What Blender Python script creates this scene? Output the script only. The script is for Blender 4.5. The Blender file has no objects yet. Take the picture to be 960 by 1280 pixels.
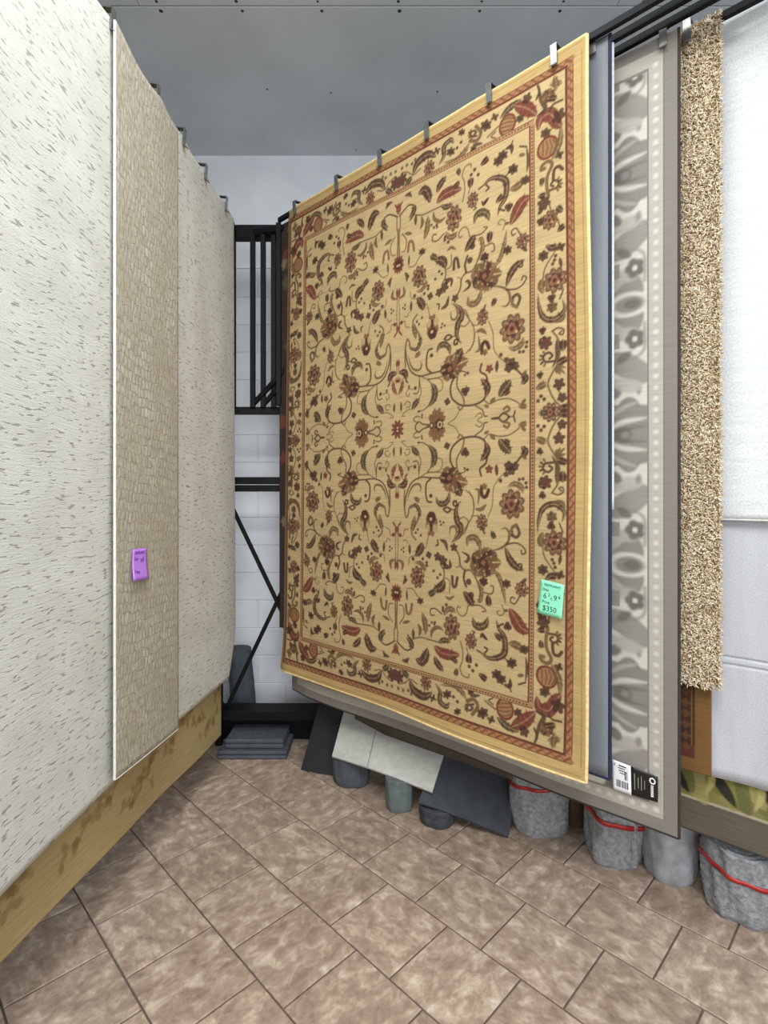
import bpy, bmesh, math, random
import numpy as np
from mathutils import Vector, Matrix

# ------------------------------------------------------------------ camera
scene = bpy.context.scene
C = scene.collection
EYE = 1.63            # camera height (m)
F = 670.0             # focal length in pixels of the 960x1280 frame
HORIZON = 619.0
cam_d = bpy.data.cameras.new('camera')
cam = bpy.data.objects.new('camera', cam_d)
C.objects.link(cam)
cam.location = (0, 0, EYE)
cam.rotation_euler = (math.radians(90), 0, 0)
cam_d.sensor_fit = 'VERTICAL'
cam_d.sensor_height = 36.0
cam_d.lens = 36.0 * F / 1280.0
cam_d.shift_y = -(640 - HORIZON) / 1280.0
cam_d.clip_start = 0.05
scene.camera = cam

# ------------------------------------------------------------------ light
world = bpy.data.worlds.new('world')
scene.world = world
world.use_nodes = True
world.node_tree.nodes['Background'].inputs[0].default_value = (0.95, 0.98, 1.0, 1)
world.node_tree.nodes['Background'].inputs[1].default_value = 0.42

def area(name, loc, rot, sx, sy, power, col):
    l = bpy.data.lights.new(name, 'AREA')
    l.shape = 'RECTANGLE'
    l.size, l.size_y, l.energy, l.color = sx, sy, power, col
    o = bpy.data.objects.new(name, l)
    o.location, o.rotation_euler = loc, rot
    C.objects.link(o)
    return o
# two rows of fluorescent troffers in the showroom ceiling
area('ceiling_light_aisle', (-0.1, 0.55, 4.05), (0, 0, 0), 0.5, 2.6, 68, (0.95, 0.985, 1.0))
area('ceiling_light_showroom', (0.5, -1.0, 4.05), (0, 0, 0), 3.0, 0.6, 140, (0.97, 0.99, 1.0))
# unseen daylight fill added behind the camera, tilted up to lift ceiling and wall
area('rear_daylight_fill', (1.2, -4.2, 1.9), (math.radians(112), 0, 0), 4.5, 2.6, 170, (0.93, 0.97, 1.0))

vs = scene.view_settings
scene.display_settings.display_device = 'sRGB'
vs.view_transform = 'Standard'
vs.look = 'None'
vs.gamma = 1.0
vs.use_curve_mapping = False
vs.exposure = 0.12

random.seed(7)
rng = np.random.default_rng(7)

# ------------------------------------------------------------------ helpers
def lin(c):
    c = np.asarray(c, float) / 255.0
    return np.where(c <= 0.04045, c / 12.92, ((c + 0.055) / 1.055) ** 2.4)

def rgba(c):
    l = lin(c)
    return (float(l[0]), float(l[1]), float(l[2]), 1.0)

def tag(o, label=None, cat=None, group=None, kind=None):
    if label: o['label'] = label
    if cat: o['category'] = cat
    if group: o['group'] = group
    if kind: o['kind'] = kind
    return o

def link(name, me, mat=None, parent=None, loc=None):
    o = bpy.data.objects.new(name, me)
    C.objects.link(o)
    if mat is not None and not me.materials:
        me.materials.append(mat)
    if parent is not None:
        o.parent = parent
    if loc is not None:
        o.location = loc
    return o

def bm_box(bm, x0, x1, y0, y1, z0, z1):
    v = [bm.verts.new(p) for p in ((x0, y0, z0), (x1, y0, z0), (x1, y1, z0), (x0, y1, z0),
                                   (x0, y0, z1), (x1, y0, z1), (x1, y1, z1), (x0, y1, z1))]
    for f in ((0, 3, 2, 1), (4, 5, 6, 7), (0, 1, 5, 4), (1, 2, 6, 5), (2, 3, 7, 6), (3, 0, 4, 7)):
        bm.faces.new([v[i] for i in f])
    return v

def bm_bar(bm, a, b, w, h, up=Vector((0, 0, 1))):
    """square tube from a to b, width w (sideways), height h (along up-ish)"""
    a, b = Vector(a), Vector(b)
    d = (b - a).normalized()
    side = d.cross(up)
    if side.length < 1e-4:
        side = d.cross(Vector((0, 1, 0)))
    side.normalize()
    u = side.cross(d).normalized()
    v = []
    for p in (a, b):
        for sx, sy in ((-1, -1), (1, -1), (1, 1), (-1, 1)):
            v.append(bm.verts.new(p + side * sx * w / 2 + u * sy * h / 2))
    for f in ((0, 1, 2, 3), (7, 6, 5, 4), (0, 4, 5, 1), (1, 5, 6, 2), (2, 6, 7, 3), (3, 7, 4, 0)):
        bm.faces.new([v[i] for i in f])

def bm_obj(name, bm, mat, parent=None, origin=None, bevel=0.0, smooth=False):
    if bevel > 0:
        bmesh.ops.bevel(bm, geom=list(bm.edges), offset=bevel, segments=1, affect='EDGES', profile=0.5)
    bmesh.ops.recalc_face_normals(bm, faces=bm.faces[:])
    off = Vector(origin) if origin is not None else Vector((0, 0, 0))
    if parent is not None and origin is None:
        off = parent.matrix_world.translation.copy() if False else Vector(parent.location)
    for v in bm.verts:
        v.co -= off
    me = bpy.data.meshes.new(name)
    bm.to_mesh(me)
    bm.free()
    if smooth:
        me.polygons.foreach_set('use_smooth', [True] * len(me.polygons))
    o = link(name, me, mat, parent)
    if parent is None:
        o.location = off
    return o

def empty(name, loc):
    o = bpy.data.objects.new(name, None)
    o.empty_display_size = 0.1
    o.location = loc
    C.objects.link(o)
    return o

def on_plane(px, py, n, c):
    """world point on the vertical plane n.(x,y)=c seen at photograph pixel px,py (used for measuring)"""
    k = (px - 480.0) / F
    d = c / (n[0] * k + n[1])
    return Vector((k * d, d, EYE - (py - HORIZON) * d / F))

# ------------------------------------------------------------------ materials
def nt(name):
    m = bpy.data.materials.new(name)
    m.use_nodes = True
    t = m.node_tree
    b = t.nodes['Principled BSDF']
    return m, t, b

def node(t, typ, **kw):
    n = t.nodes.new(typ)
    for k, v in kw.items():
        setattr(n, k, v)
    return n

def ramp(t, fac, stops):
    r = node(t, 'ShaderNodeValToRGB')
    els = r.color_ramp.elements
    while len(els) > 1:
        els.remove(els[-1])
    els[0].position = stops[0][0]
    els[0].color = rgba(stops[0][1])
    for p, c in stops[1:]:
        e = els.new(p)
        e.color = rgba(c)
    if fac is not None:
        t.links.new(fac, r.inputs[0])
    return r.outputs[0]

def mapping(t, scale, attr=None, loc=(0, 0, 0), rot=(0, 0, 0), coord='Object'):
    if attr:
        a = node(t, 'ShaderNodeAttribute', attribute_name=attr)
        src = a.outputs['Vector']
    elif coord == 'Position':
        src = node(t, 'ShaderNodeNewGeometry').outputs['Position']
    else:
        src = node(t, 'ShaderNodeTexCoord').outputs[coord]
    mp = node(t, 'ShaderNodeMapping')
    mp.inputs['Scale'].default_value = scale
    mp.inputs['Location'].default_value = loc
    mp.inputs['Rotation'].default_value = rot
    t.links.new(src, mp.inputs[0])
    return mp.outputs[0]

def noise(t, vec, scale=1.0, detail=3.0, rough=0.5, dist=0.0):
    n = node(t, 'ShaderNodeTexNoise')
    n.inputs['Scale'].default_value = scale
    n.inputs['Detail'].default_value = detail
    n.inputs['Roughness'].default_value = rough
    n.inputs['Distortion'].default_value = dist
    t.links.new(vec, n.inputs['Vector'])
    return n.outputs[0]

def mix(t, fac, a, b, typ='MIX'):
    m = node(t, 'ShaderNodeMix', data_type='RGBA', blend_type=typ)
    for i, v in ((0, fac), (6, a), (7, b)):
        if hasattr(v, 'is_linked') or hasattr(v, 'links'):
            t.links.new(v, m.inputs[i])
        elif i == 0:
            m.inputs[0].default_value = v
        else:
            m.inputs[i].default_value = v
    return m.outputs[2]

def bump(t, b, h, strength=0.3, dist=0.005, base=None):
    n = node(t, 'ShaderNodeBump')
    n.inputs['Strength'].default_value = strength
    n.inputs['Distance'].default_value = dist
    t.links.new(h, n.inputs['Height'])
    if base is not None:
        t.links.new(base, n.inputs['Normal'])
    t.links.new(n.outputs[0], b.inputs['Normal'])
    return n.outputs[0]

def plain(name, col, rough=0.7, metal=0.0, var=0.12, scale=12.0, bstr=0.0, bscale=60.0, coord='Object', sheen=0.0):
    m, t, b = nt(name)
    v = mapping(t, (1, 1, 1), coord=coord)
    c = np.asarray(col, float)
    o = ramp(t, noise(t, v, scale, 4), [(0.3, c * (1 - var)), (0.7, np.minimum(c * (1 + var), 255))])
    t.links.new(o, b.inputs['Base Color'])
    b.inputs['Roughness'].default_value = rough
    b.inputs['Metallic'].default_value = metal
    if sheen:
        b.inputs['Sheen Weight'].default_value = sheen
    if bstr:
        bump(t, b, noise(t, v, bscale, 3), bstr, 0.004)
    return m

M = {}
M['black'] = plain('black_steel', (7, 7, 8), 0.55, 0.0, 0.1, 20)
M['black'].node_tree.nodes['Principled BSDF'].inputs['Specular IOR Level'].default_value = 0.22
M['steel'] = plain('clip_steel', (135, 135, 132), 0.35, 0.7, 0.1, 30)
M['grout'] = plain('grout', (96, 84, 75), 0.9, 0, 0.12, 30, 0.2, 80)
M['mortar'] = plain('painted_mortar', (212, 214, 218), 0.8, 0, 0.05, 20)
M['ceiling'] = plain('ceiling_paint', (205, 210, 213), 0.85, 0, 0.035, 2.2, 0.06, 140, coord='Position')
M['ceiling_gap'] = plain('ceiling_joint', (110, 112, 114), 0.9)
M['screw'] = plain('screw_rust', (52, 50, 48), 0.7)
M['sidewall'] = plain('side_wall_paint', (205, 208, 212), 0.8, 0, 0.03, 3)

def make_block_mat():
    m, t, b = nt('painted_block')
    v = mapping(t, (1, 1, 1), coord='Position')
    oi = node(t, 'ShaderNodeObjectInfo')
    c1 = ramp(t, noise(t, v, 5, 5), [(0.3, (224, 226, 230)), (0.7, (234, 236, 239))])
    c2 = ramp(t, oi.outputs['Random'], [(0, (248, 248, 249)), (1, (255, 255, 255))])
    t.links.new(mix(t, 1.0, c1, c2, 'MULTIPLY'), b.inputs['Base Color'])
    b.inputs['Roughness'].default_value = 0.55
    bump(t, b, noise(t, v, 90, 4), 0.18, 0.004)
    return m
M['block'] = make_block_mat()

def make_tile_mat():
    m, t, b = nt('ceramic_floor_tile')
    oi = node(t, 'ShaderNodeObjectInfo')
    tc = node(t, 'ShaderNodeTexCoord')
    off = node(t, 'ShaderNodeVectorMath', operation='SCALE')
    cmb = node(t, 'ShaderNodeCombineXYZ')
    t.links.new(oi.outputs['Random'], cmb.inputs[0])
    t.links.new(oi.outputs['Random'], cmb.inputs[2])
    t.links.new(cmb.outputs[0], off.inputs[0])
    off.inputs['Scale'].default_value = 37.0
    add = node(t, 'ShaderNodeVectorMath', operation='ADD')
    t.links.new(tc.outputs['Object'], add.inputs[0])
    t.links.new(off.outputs[0], add.inputs[1])
    mp = node(t, 'ShaderNodeMapping')
    mp.inputs['Scale'].default_value = (1.0, 1.35, 1.0)
    t.links.new(add.outputs[0], mp.inputs[0])
    n1 = noise(t, mp.outputs[0], 15, 5, 0.60, 0.45)
    n2 = noise(t, mp.outputs[0], 46, 4, 0.6, 0.3)
    c1 = ramp(t, n1, [(0.32, (150, 130, 115)), (0.5, (176, 156, 140)), (0.60, (196, 178, 161)), (0.72, (220, 206, 190))])
    c2 = ramp(t, n2, [(0.3, (222, 218, 214)), (0.7, (255, 255, 255))])
    c3 = ramp(t, oi.outputs['Random'], [(0, (232, 228, 224)), (1, (255, 253, 250))])
    c = mix(t, 1.0, mix(t, 1.0, c1, c2, 'MULTIPLY'), c3, 'MULTIPLY')
    t.links.new(c, b.inputs['Base Color'])
    b.inputs['Roughness'].default_value = 0.48
    bump(t, b, n1, 0.12, 0.004)
    return m
M['tile'] = make_tile_mat()

def dash_mat(name, base, lo, dash, sl=11.0, sv=120.0, thr=0.655):
    """cut pile with short thread dashes that run along the carpet"""
    m, t, b = nt(name)
    n1 = noise(t, mapping(t, (sl, sv, 1), 'st'), 1.0, 1.5, 0.5)
    n1b = noise(t, mapping(t, (sl * 2.6, sv * 1.5, 1), 'st', loc=(7, 3, 0)), 1.0, 1.0, 0.5)
    n2 = noise(t, mapping(t, (5, 7, 1), 'st'), 1.0, 3)
    n3 = noise(t, mapping(t, (330, 330, 1), 'st'), 1.0, 2)
    mm = node(t, 'ShaderNodeMath', operation='MULTIPLY_ADD')
    t.links.new(n1b, mm.inputs[0]); mm.inputs[1].default_value = 0.35
    t.links.new(n1, mm.inputs[2])
    mr = node(t, 'ShaderNodeMapRange')
    mr.inputs['From Min'].default_value = thr + 0.12
    mr.inputs['From Max'].default_value = thr + 0.21
    t.links.new(mm.outputs[0], mr.inputs['Value'])
    c0 = ramp(t, n2, [(0.3, lo), (0.7, base)])
    c0 = mix(t, 1.0, c0, ramp(t, n3, [(0.25, (226, 226, 224)), (0.75, (255, 255, 255))]), 'MULTIPLY')
    c = mix(t, mr.outputs[0], c0, rgba(dash))
    t.links.new(c, b.inputs['Base Color'])
    b.inputs['Roughness'].default_value = 0.95
    inv = node(t, 'ShaderNodeMath', operation='MULTIPLY_ADD')
    t.links.new(mr.outputs[0], inv.inputs[0]); inv.inputs[1].default_value = -1.0
    t.links.new(n3, inv.inputs[2])
    r1 = noise(t, mapping(t, (16, 150, 1), 'st', loc=(3, 9, 0)), 1.0, 3)
    add = node(t, 'ShaderNodeMath', operation='ADD')
    t.links.new(inv.outputs[0], add.inputs[0]); t.links.new(r1, add.inputs[1])
    bump(t, b, add.outputs[0], 0.42, 0.004)
    return m
M['white_dash'] = dash_mat('white_dash_carpet', (220, 220, 212), (207, 206, 197), (156, 153, 143), 21.0, 92.0, 0.655)

def weave_mat():
    m, t, b = nt('tan_loop_weave')
    br = node(t, 'ShaderNodeTexBrick')
    br.offset = 0.37
    wob = noise(t, mapping(t, (24, 16, 1), 'st'), 1.0, 3)
    vm = node(t, 'ShaderNodeVectorMath', operation='MULTIPLY_ADD')
    a = node(t, 'ShaderNodeAttribute', attribute_name='st')
    cmb = node(t, 'ShaderNodeCombineXYZ')
    t.links.new(wob, cmb.inputs[0]); t.links.new(wob, cmb.inputs[1])
    t.links.new(cmb.outputs[0], vm.inputs[0]); vm.inputs[1].default_value = (0.030, 0.050, 0)
    t.links.new(a.outputs['Vector'], vm.inputs[2])
    t.links.new(vm.outputs[0], br.inputs['Vector'])
    br.inputs['Scale'].default_value = 1.0
    br.inputs['Brick Width'].default_value = 0.026
    br.inputs['Row Height'].default_value = 0.038
    br.inputs['Mortar Size'].default_value = 0.0042
    br.inputs['Mortar Smooth'].default_value = 0.6
    br.inputs['Bias'].default_value = 0.1
    br.inputs['Color1'].default_value = rgba((214, 211, 201))
    br.inputs['Color2'].default_value = rgba((184, 178, 164))
    br.inputs['Mortar'].default_value = rgba((164, 157, 142))
    n1 = noise(t, mapping(t, (90, 28, 1), 'st'), 1.0, 3, 0.6)
    n3 = noise(t, mapping(t, (7, 3, 1), 'st', loc=(4, 1, 0)), 1.0, 4)
    c2 = ramp(t, n1, [(0.3, (206, 203, 196)), (0.7, (255, 255, 253))])
    c3 = ramp(t, n3, [(0.3, (226, 220, 206)), (0.7, (255, 255, 255))])
    base = mix(t, ramp(t, n3, [(0.35, (90, 90, 90)), (0.65, (235, 235, 235))]), rgba((204, 200, 189)), br.outputs['Color'])
    t.links.new(mix(t, 1.0, mix(t, 1.0, base, c2, 'MULTIPLY'), c3, 'MULTIPLY'), b.inputs['Base Color'])
    b.inputs['Roughness'].default_value = 0.95
    sub = node(t, 'ShaderNodeMath', operation='SUBTRACT')
    t.links.new(n1, sub.inputs[0]); t.links.new(br.outputs['Fac'], sub.inputs[1])
    bump(t, b, sub.outputs[0], 0.35, 0.004)
    return m
M['weave'] = weave_mat()

def rug_mat(name, rough=0.95, streak=0.07, bstr=0.2, sheen=0.0):
    """woven rug: colours of the woven design come from the mesh colour layer 'design'"""
    m, t, b = nt(name)
    a = node(t, 'ShaderNodeAttribute', attribute_name='design')
    n1 = noise(t, mapping(t, (7, 190, 1), 'st'), 1.0, 3, 0.6)
    n2 = noise(t, mapping(t, (420, 420, 1), 'st'), 1.0, 2)
    d = int(255 * (1 - streak * 2))
    c = mix(t, 1.0, a.outputs['Color'], ramp(t, n1, [(0.3, (d, d, d)), (0.65, (255, 255, 255))]), 'MULTIPLY')
    c = mix(t, 1.0, c, ramp(t, n2, [(0.25, (222, 222, 222)), (0.75, (255, 255, 255))]), 'MULTIPLY')
    t.links.new(c, b.inputs['Base Color'])
    b.inputs['Roughness'].default_value = rough
    b.inputs['Sheen Weight'].default_value = sheen
    add = node(t, 'ShaderNodeMath', operation='ADD')
    t.links.new(n1, add.inputs[0]); t.links.new(n2, add.inputs[1])
    bump(t, b, add.outputs[0], bstr, 0.003)
    return m
M['rug'] = rug_mat('gold_oriental_weave')
M['grey_rug'] = rug_mat('taupe_printed_weave', 0.85, 0.03, 0.06, 0.0)
M['tuft'] = None

def pile_mat(name, col, var=0.1, scale=(8, 5, 1), fine=300, bstr=0.3):
    m, t, b = nt(name)
    c = np.asarray(col, float)
    n1 = noise(t, mapping(t, scale, 'st'), 1.0, 4)
    n2 = noise(t, mapping(t, (fine, fine, 1), 'st'), 1.0, 2)
    o = mix(t, 1.0, ramp(t, n1, [(0.3, c * (1 - var)), (0.7, np.minimum(255, c * (1 + var * 0.6)))]),
            ramp(t, n2, [(0.25, (218, 218, 218)), (0.75, (255, 255, 255))]), 'MULTIPLY')
    t.links.new(o, b.inputs['Base Color'])
    b.inputs['Roughness'].default_value = 0.95
    bump(t, b, n2, bstr, 0.003)
    return m
M['blue_grey'] = pile_mat('blue_grey_pile', (130, 135, 140), 0.07, (9, 1.5, 1))
M['white_pile'] = pile_mat('white_rib_pile', (226, 228, 228), 0.04, (8, 60, 1), 160, 0.3)
M['grey_white'] = pile_mat('pale_grey_backing', (205, 206, 210), 0.06, (9, 0.8, 1), 220, 0.15)
M['brown_pile'] = pile_mat('dark_taupe_pile', (84, 76, 66), 0.1)
M['navy'] = plain('navy_binding', (28, 34, 62), 0.8, 0, 0.1, 60, 0.3, 200)
M['dark_bind'] = plain('dark_brown_binding', (52, 43, 38), 0.8, 0, 0.1, 60, 0.3, 200)
M['cream_bind'] = plain('cream_binding', (226, 200, 142), 0.85, 0, 0.1, 60, 0.3, 200)
M['white_bind'] = plain('white_binding', (214, 212, 206), 0.85, 0, 0.05, 60, 0.3, 200)
M['paper_green'] = plain('mint_paper', (140, 226, 186), 0.6, 0, 0.02, 10)
M['paper_purple'] = plain('violet_paper', (190, 132, 236), 0.55, 0, 0.02, 10)
M['paper_white'] = plain('white_label', (236, 238, 240), 0.4, 0, 0.01, 10)
M['paper_black'] = plain('black_label', (22, 21, 20), 0.35, 0, 0.05, 10)
M['ink'] = plain('dark_ink', (40, 70, 66), 0.6)
M['ink_purple'] = plain('violet_ink', (92, 52, 128), 0.6)
M['ink_white'] = plain('white_ink', (225, 225, 222), 0.5)
M['red_tape'] = plain('red_tape', (160, 34, 30), 0.35, 0, 0.12, 30)
M['shag_grey'] = plain('grey_shag', (132, 133, 135), 0.95, 0, 0.16, 60, 1.0, 110)
M['shag_light'] = plain('light_grey_felt', (146, 148, 151), 0.95, 0, 0.10, 20, 0.6, 130)
M['char'] = plain('charcoal_mat', (56, 59, 64), 0.85, 0, 0.10, 18, 0.3, 150)
M['char_dark'] = plain('black_mat', (28, 29, 33), 0.85, 0, 0.10, 18, 0.3, 150)
M['slate'] = plain('slate_grey_roll', (72, 76, 82), 0.85, 0, 0.10, 18, 0.3, 150)
M['green_grey'] = plain('green_grey_roll', (92, 101, 100), 0.8, 0, 0.08, 18, 0.3, 150)
M['vinyl'] = plain('pale_vinyl', (188, 186, 178), 0.6, 0, 0.05, 25, 0.2, 220)
M['vinyl_line'] = plain('vinyl_crease', (150, 148, 142), 0.7)
M['brown_roll'] = plain('brown_roll', (92, 70, 50), 0.9, 0, 0.1, 18, 0.3, 150)

# ------------------------------------------------------------------ the room
WALL_Y = 3.95
CEIL_Z = 4.13
X0, X1, Y0 = -3.0, 3.6, -4.6

bm = bmesh.new()
bm_box(bm, X0, X1, Y0, WALL_Y, -0.12, -0.006)
floor = tag(bm_obj('floor', bm, M['grout']), 'beige brown mottled ceramic tile floor laid diagonally', kind='structure')

# diagonal running-bond tiles: rows along (1,-1)/sqrt2
PITCH = 0.3146
S2 = math.sqrt(0.5)
bm = bmesh.new()
h = (PITCH - 0.0065) / 2
bm_box(bm, -h, h, -h, h, -0.008, 0.0)
bmesh.ops.bevel(bm, geom=[e for e in bm.edges if all(v.co.z > -0.001 for v in e.verts)], offset=0.0025, segments=1, affect='EDGES')
bmesh.ops.recalc_face_normals(bm, faces=bm.faces[:])
tile_me = bpy.data.meshes.new('tile')
bm.to_mesh(tile_me); bm.free()
tile_me.materials.append(M['tile'])
cnt = 0
for k in range(-3, 12):
    q = 0.662 + PITCH * (k + 0.5)
    p0 = (-2.21 if k % 2 == 0 else -2.06) + PITCH / 2
    for j in range(-8, 22):
        p = p0 + PITCH * j
        x, y = (p + q) * S2, (q - p) * S2
        if not (-2.05 < x < 2.35 and 0.75 < y < WALL_Y - 0.23):
            continue
        if y < 1.0 and abs(x) > 1.5:
            continue
        o = link('tile', tile_me, None, floor)
        o.location = (x, y, 0)
        o.rotation_euler = (0, 0, math.radians(-45) + math.radians(90) * random.randint(0, 3))
        cnt += 1

# back wall: painted concrete block below, smooth painted board above
bm = bmesh.new()
bm_box(bm, X0, X1, WALL_Y + 0.006, WALL_Y + 0.2, 0, CEIL_Z)
wall = tag(bm_obj('wall_back', bm, M['mortar']), 'white painted concrete block back wall', kind='structure')
COURSE = 0.2032
bm = bmesh.new()
bm_box(bm, -0.2012, 0.2012, 0, 0.05, 0.002, COURSE - 0.002)
bmesh.ops.bevel(bm, geom=[e for e in bm.edges if all(v.co.y < 0.001 for v in e.verts)], offset=0.004, segments=1, affect='EDGES')
bmesh.ops.recalc_face_normals(bm, faces=bm.faces[:])
block_me = bpy.data.meshes.new('block'); bm.to_mesh(block_me); bm.free()
block_me.materials.append(M['block'])
zc = 0.2446 - COURSE
for r in range(0, 16):
    for j in range(-5, 4):
        o = link('block', block_me, None, wall)
        o.location = (-0.93 + 0.4064 * j + (0.2032 if r % 2 else 0), WALL_Y, zc + COURSE * r)
bm = bmesh.new()
bm_box(bm, X0, X1, WALL_Y - 0.004, WALL_Y + 0.05, zc + COURSE * 16 + 0.01, CEIL_Z)
bm_obj('upper_panel', bm, M['block'], wall, (0, 0, 0))

bm = bmesh.new()
bm_box(bm, X0 - 0.2, X0, Y0, WALL_Y + 0.2, 0, CEIL_Z)
tag(bm_obj('wall_left', bm, M['sidewall']), 'plain pale painted side wall behind the left rack', kind='structure')
bm = bmesh.new()
bm_box(bm, X1, X1 + 0.2, Y0, WALL_Y + 0.2, 0, CEIL_Z)
tag(bm_obj('wall_right', bm, M['sidewall']), 'plain pale painted side wall behind the right rack', kind='structure')

# ceiling: painted drywall sheets
bm = bmesh.new()
bm_box(bm, X0, X1, Y0, WALL_Y + 0.2, CEIL_Z + 0.004, CEIL_Z + 0.15)
ceil = tag(bm_obj('ceiling', bm, M['ceiling_gap']), 'grey painted drywall ceiling with screw marks', kind='structure')
yj = 2.741
rows = [(yj, WALL_Y), (yj - 1.22, yj), (yj - 2.44, yj - 1.22), (yj - 3.66, yj - 2.44), (yj - 4.88, yj - 3.66), (Y0, yj - 4.88)]
for i, (ya, yb) in enumerate(rows):
    xs = [X0, -1.25 if i % 2 else -2.2, 1.19 if i % 2 else 0.95 + 0.9, X1]
    for a, b in zip(xs[:-1], xs[1:]):
        bm = bmesh.new()
        bm_box(bm, a + 0.002, b - 0.002, ya + 0.003, yb - 0.003, CEIL_Z, CEIL_Z + 0.012)
        bm_obj('ceiling_panel', bm, M['ceiling'], ceil, (0, 0, 0), 0.0015)
bm = bmesh.new()
for sx in np.arange(-1.15, 2.2, 0.41):
    for dy in (-0.028, 0.026):
        if random.random() < 0.8:
            bmesh.ops.create_circle(bm, cap_ends=True, segments=7, radius=random.uniform(0.006, 0.011),
                                    matrix=Matrix.Translation((sx + random.uniform(-.01, .01), yj + dy, CEIL_Z - 0.0008)))
for sx, sy in ((-0.72, 3.3), (-0.33, 3.33), (0.72, 3.26), (0.33, 3.32), (-0.2, 3.88), (0.95, 3.1)):
    bmesh.ops.create_circle(bm, cap_ends=True, segments=7, radius=0.007, matrix=Matrix.Translation((sx, sy, CEIL_Z - 0.0008)))
so = bm_obj('screw_heads', bm, M['screw'], ceil, (0, 0, 0))
tag(so, kind='stuff')

# ------------------------------------------------------------------ display rack
FY = 3.42
rack = empty('rug_display_rack', (-0.35, FY, 0))
tag(rack, 'black steel rug display rack frame with cross braces against the white block wall', 'display rack')
RX0, RX1 = -1.70, 0.98
def rbar(name, a, b, w, h_, bev=0.003):
    bm = bmesh.new(); bm_bar(bm, a, b, w, h_)
    return bm_obj(name, bm, M['black'], rack, None, bev)
rbar('top_rail', (RX0, FY + 0.03, 3.315), (RX1, FY + 0.03, 3.315), 0.06, 0.085)
rbar('pivot_rail', (RX0, FY + 0.015, 2.170), (RX1, FY + 0.015, 2.170), 0.05, 0.045)
rbar('middle_rail', (RX0, FY + 0.02, 1.723), (RX1, FY + 0.02, 1.723), 0.04, 0.046)
rbar('middle_rail', (RX0, FY + 0.02, 1.674), (RX1, FY + 0.02, 1.674), 0.04, 0.042)
rbar('base_rail', (RX0, FY + 0.06, 0.225), (RX1, FY + 0.06, 0.225), 0.14, 0.06)
rbar('shade_panel', (RX0, FY + 0.16, 0.10), (RX1, FY + 0.16, 0.10), 0.02, 0.19)  # added black panel standing in for the shaded void below the base rail
for x in (RX0 + 0.02, -1.075, -0.355, 0.31, RX1 - 0.02):
    rbar('upright', (x, FY + 0.075, 0.0), (x, FY + 0.075, 3.30), 0.045, 0.03)
for xa, xb in ((-1.025, -0.355), (-0.355, 0.31), (0.31, 0.96), (-1.68, -1.025)):
    rbar('cross_brace', (xa, FY + 0.036, 1.65), (xb, FY + 0.036, 0.24), 0.010, 0.026, 0)
    rbar('cross_brace', (xb, FY + 0.050, 1.65), (xa, FY + 0.050, 0.24), 0.010, 0.026, 0)

def swing_arm(label, pivot, direction, length, z, group, diag=1.15, drop=1.16, w=0.022, hh=0.034, clips=(), base_z=None, tip_rise=0.0):
    """pivoting steel bracket: post, top bar, diagonal brace, spring clips"""
    p = Vector((pivot[0], pivot[1], z))
    d = Vector((direction[0], direction[1], 0)).normalized()
    root = empty('swing_arm', (p.x, p.y, z))
    tag(root, label, 'rack arm', group)
    tip = p + d * length + Vector((0, 0, tip_rise))
    bm = bmesh.new(); bm_bar(bm, p, tip, w, hh)
    bm_obj('top_bar', bm, M['black'], root, None, 0.003)
    bm = bmesh.new(); bm_bar(bm, p + Vector((0, 0, -drop)), p + Vector((0, 0, -0.018)), 0.030, 0.030)
    bm_obj('pivot_post', bm, M['black'], root, None, 0.002)
    if diag:
        bm = bmesh.new(); bm_bar(bm, p + Vector((0, 0, -drop + 0.02)), p + d * diag + Vector((0, 0, -0.02 + tip_rise * diag / length)), 0.024, 0.028)
        bm_obj('diagonal_brace', bm, M['black'], root, None, 0.002)
    return root, p, d

def clip(root, pos, face, tang):
    """sprung steel clip hugging the top hem"""
    f, t_ = Vector(face).normalized(), Vector(tang).normalized()
    u = Vector((0, 0, 1))
    bm = bmesh.new()
    pos = Vector(pos)
    for a, b, w, hh in ((pos + f * 0.006 - u * 0.045, pos + f * 0.012 + u * 0.03, 0.026, 0.004),
                        (pos + f * 0.012 + u * 0.028, pos - f * 0.03 + u * 0.034, 0.026, 0.004),
                        (pos + f * 0.005 - u * 0.045, pos + f * 0.022 - u * 0.060, 0.026, 0.003)):
        bm_bar(bm, a, b, hh, w, up=t_)
    bm_obj('clip', bm, M['steel'], root, None)

# three empty arms folded back along the frame
for i, x in enumerate((-0.832, -0.766, -0.700)):
    swing_arm(('first', 'second', 'third')[i] + ' empty black swing arm from the white carpet, folded behind the gold rug',
              (x, FY - 0.02), (0.966, -0.22), 1.30, 3.30, 'empty folded rack arms', 1.12, 1.115)

# ------------------------------------------------------------------ hanging sheets
def faces_grid(nu, nv, off=0, flip=False):
    i = np.arange(nu)[None, :] + np.zeros(nv, int)[:, None]
    j = np.arange(nv)[:, None] + np.zeros(nu, int)[None, :]
    a = off + j * (nu + 1) + i
    q = np.stack([a, a + 1, a + nu + 2, a + nu + 1], -1).reshape(-1, 4)
    return q[:, ::-1] if flip else q

def mesh_from(name, V, Q):
    me = bpy.data.meshes.new(name)
    me.vertices.add(len(V)); me.vertices.foreach_set('co', np.ascontiguousarray(V, np.float32).ravel())
    me.loops.add(len(Q) * 4); me.loops.foreach_set('vertex_index', np.ascontiguousarray(Q, np.int32).ravel())
    me.polygons.add(len(Q))
    me.polygons.foreach_set('loop_start', np.arange(0, len(Q) * 4, 4, dtype=np.int32))
    me.polygons.foreach_set('use_smooth', np.ones(len(Q), bool))
    me.update(calc_edges=True)
    me.validate()
    return me

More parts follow.
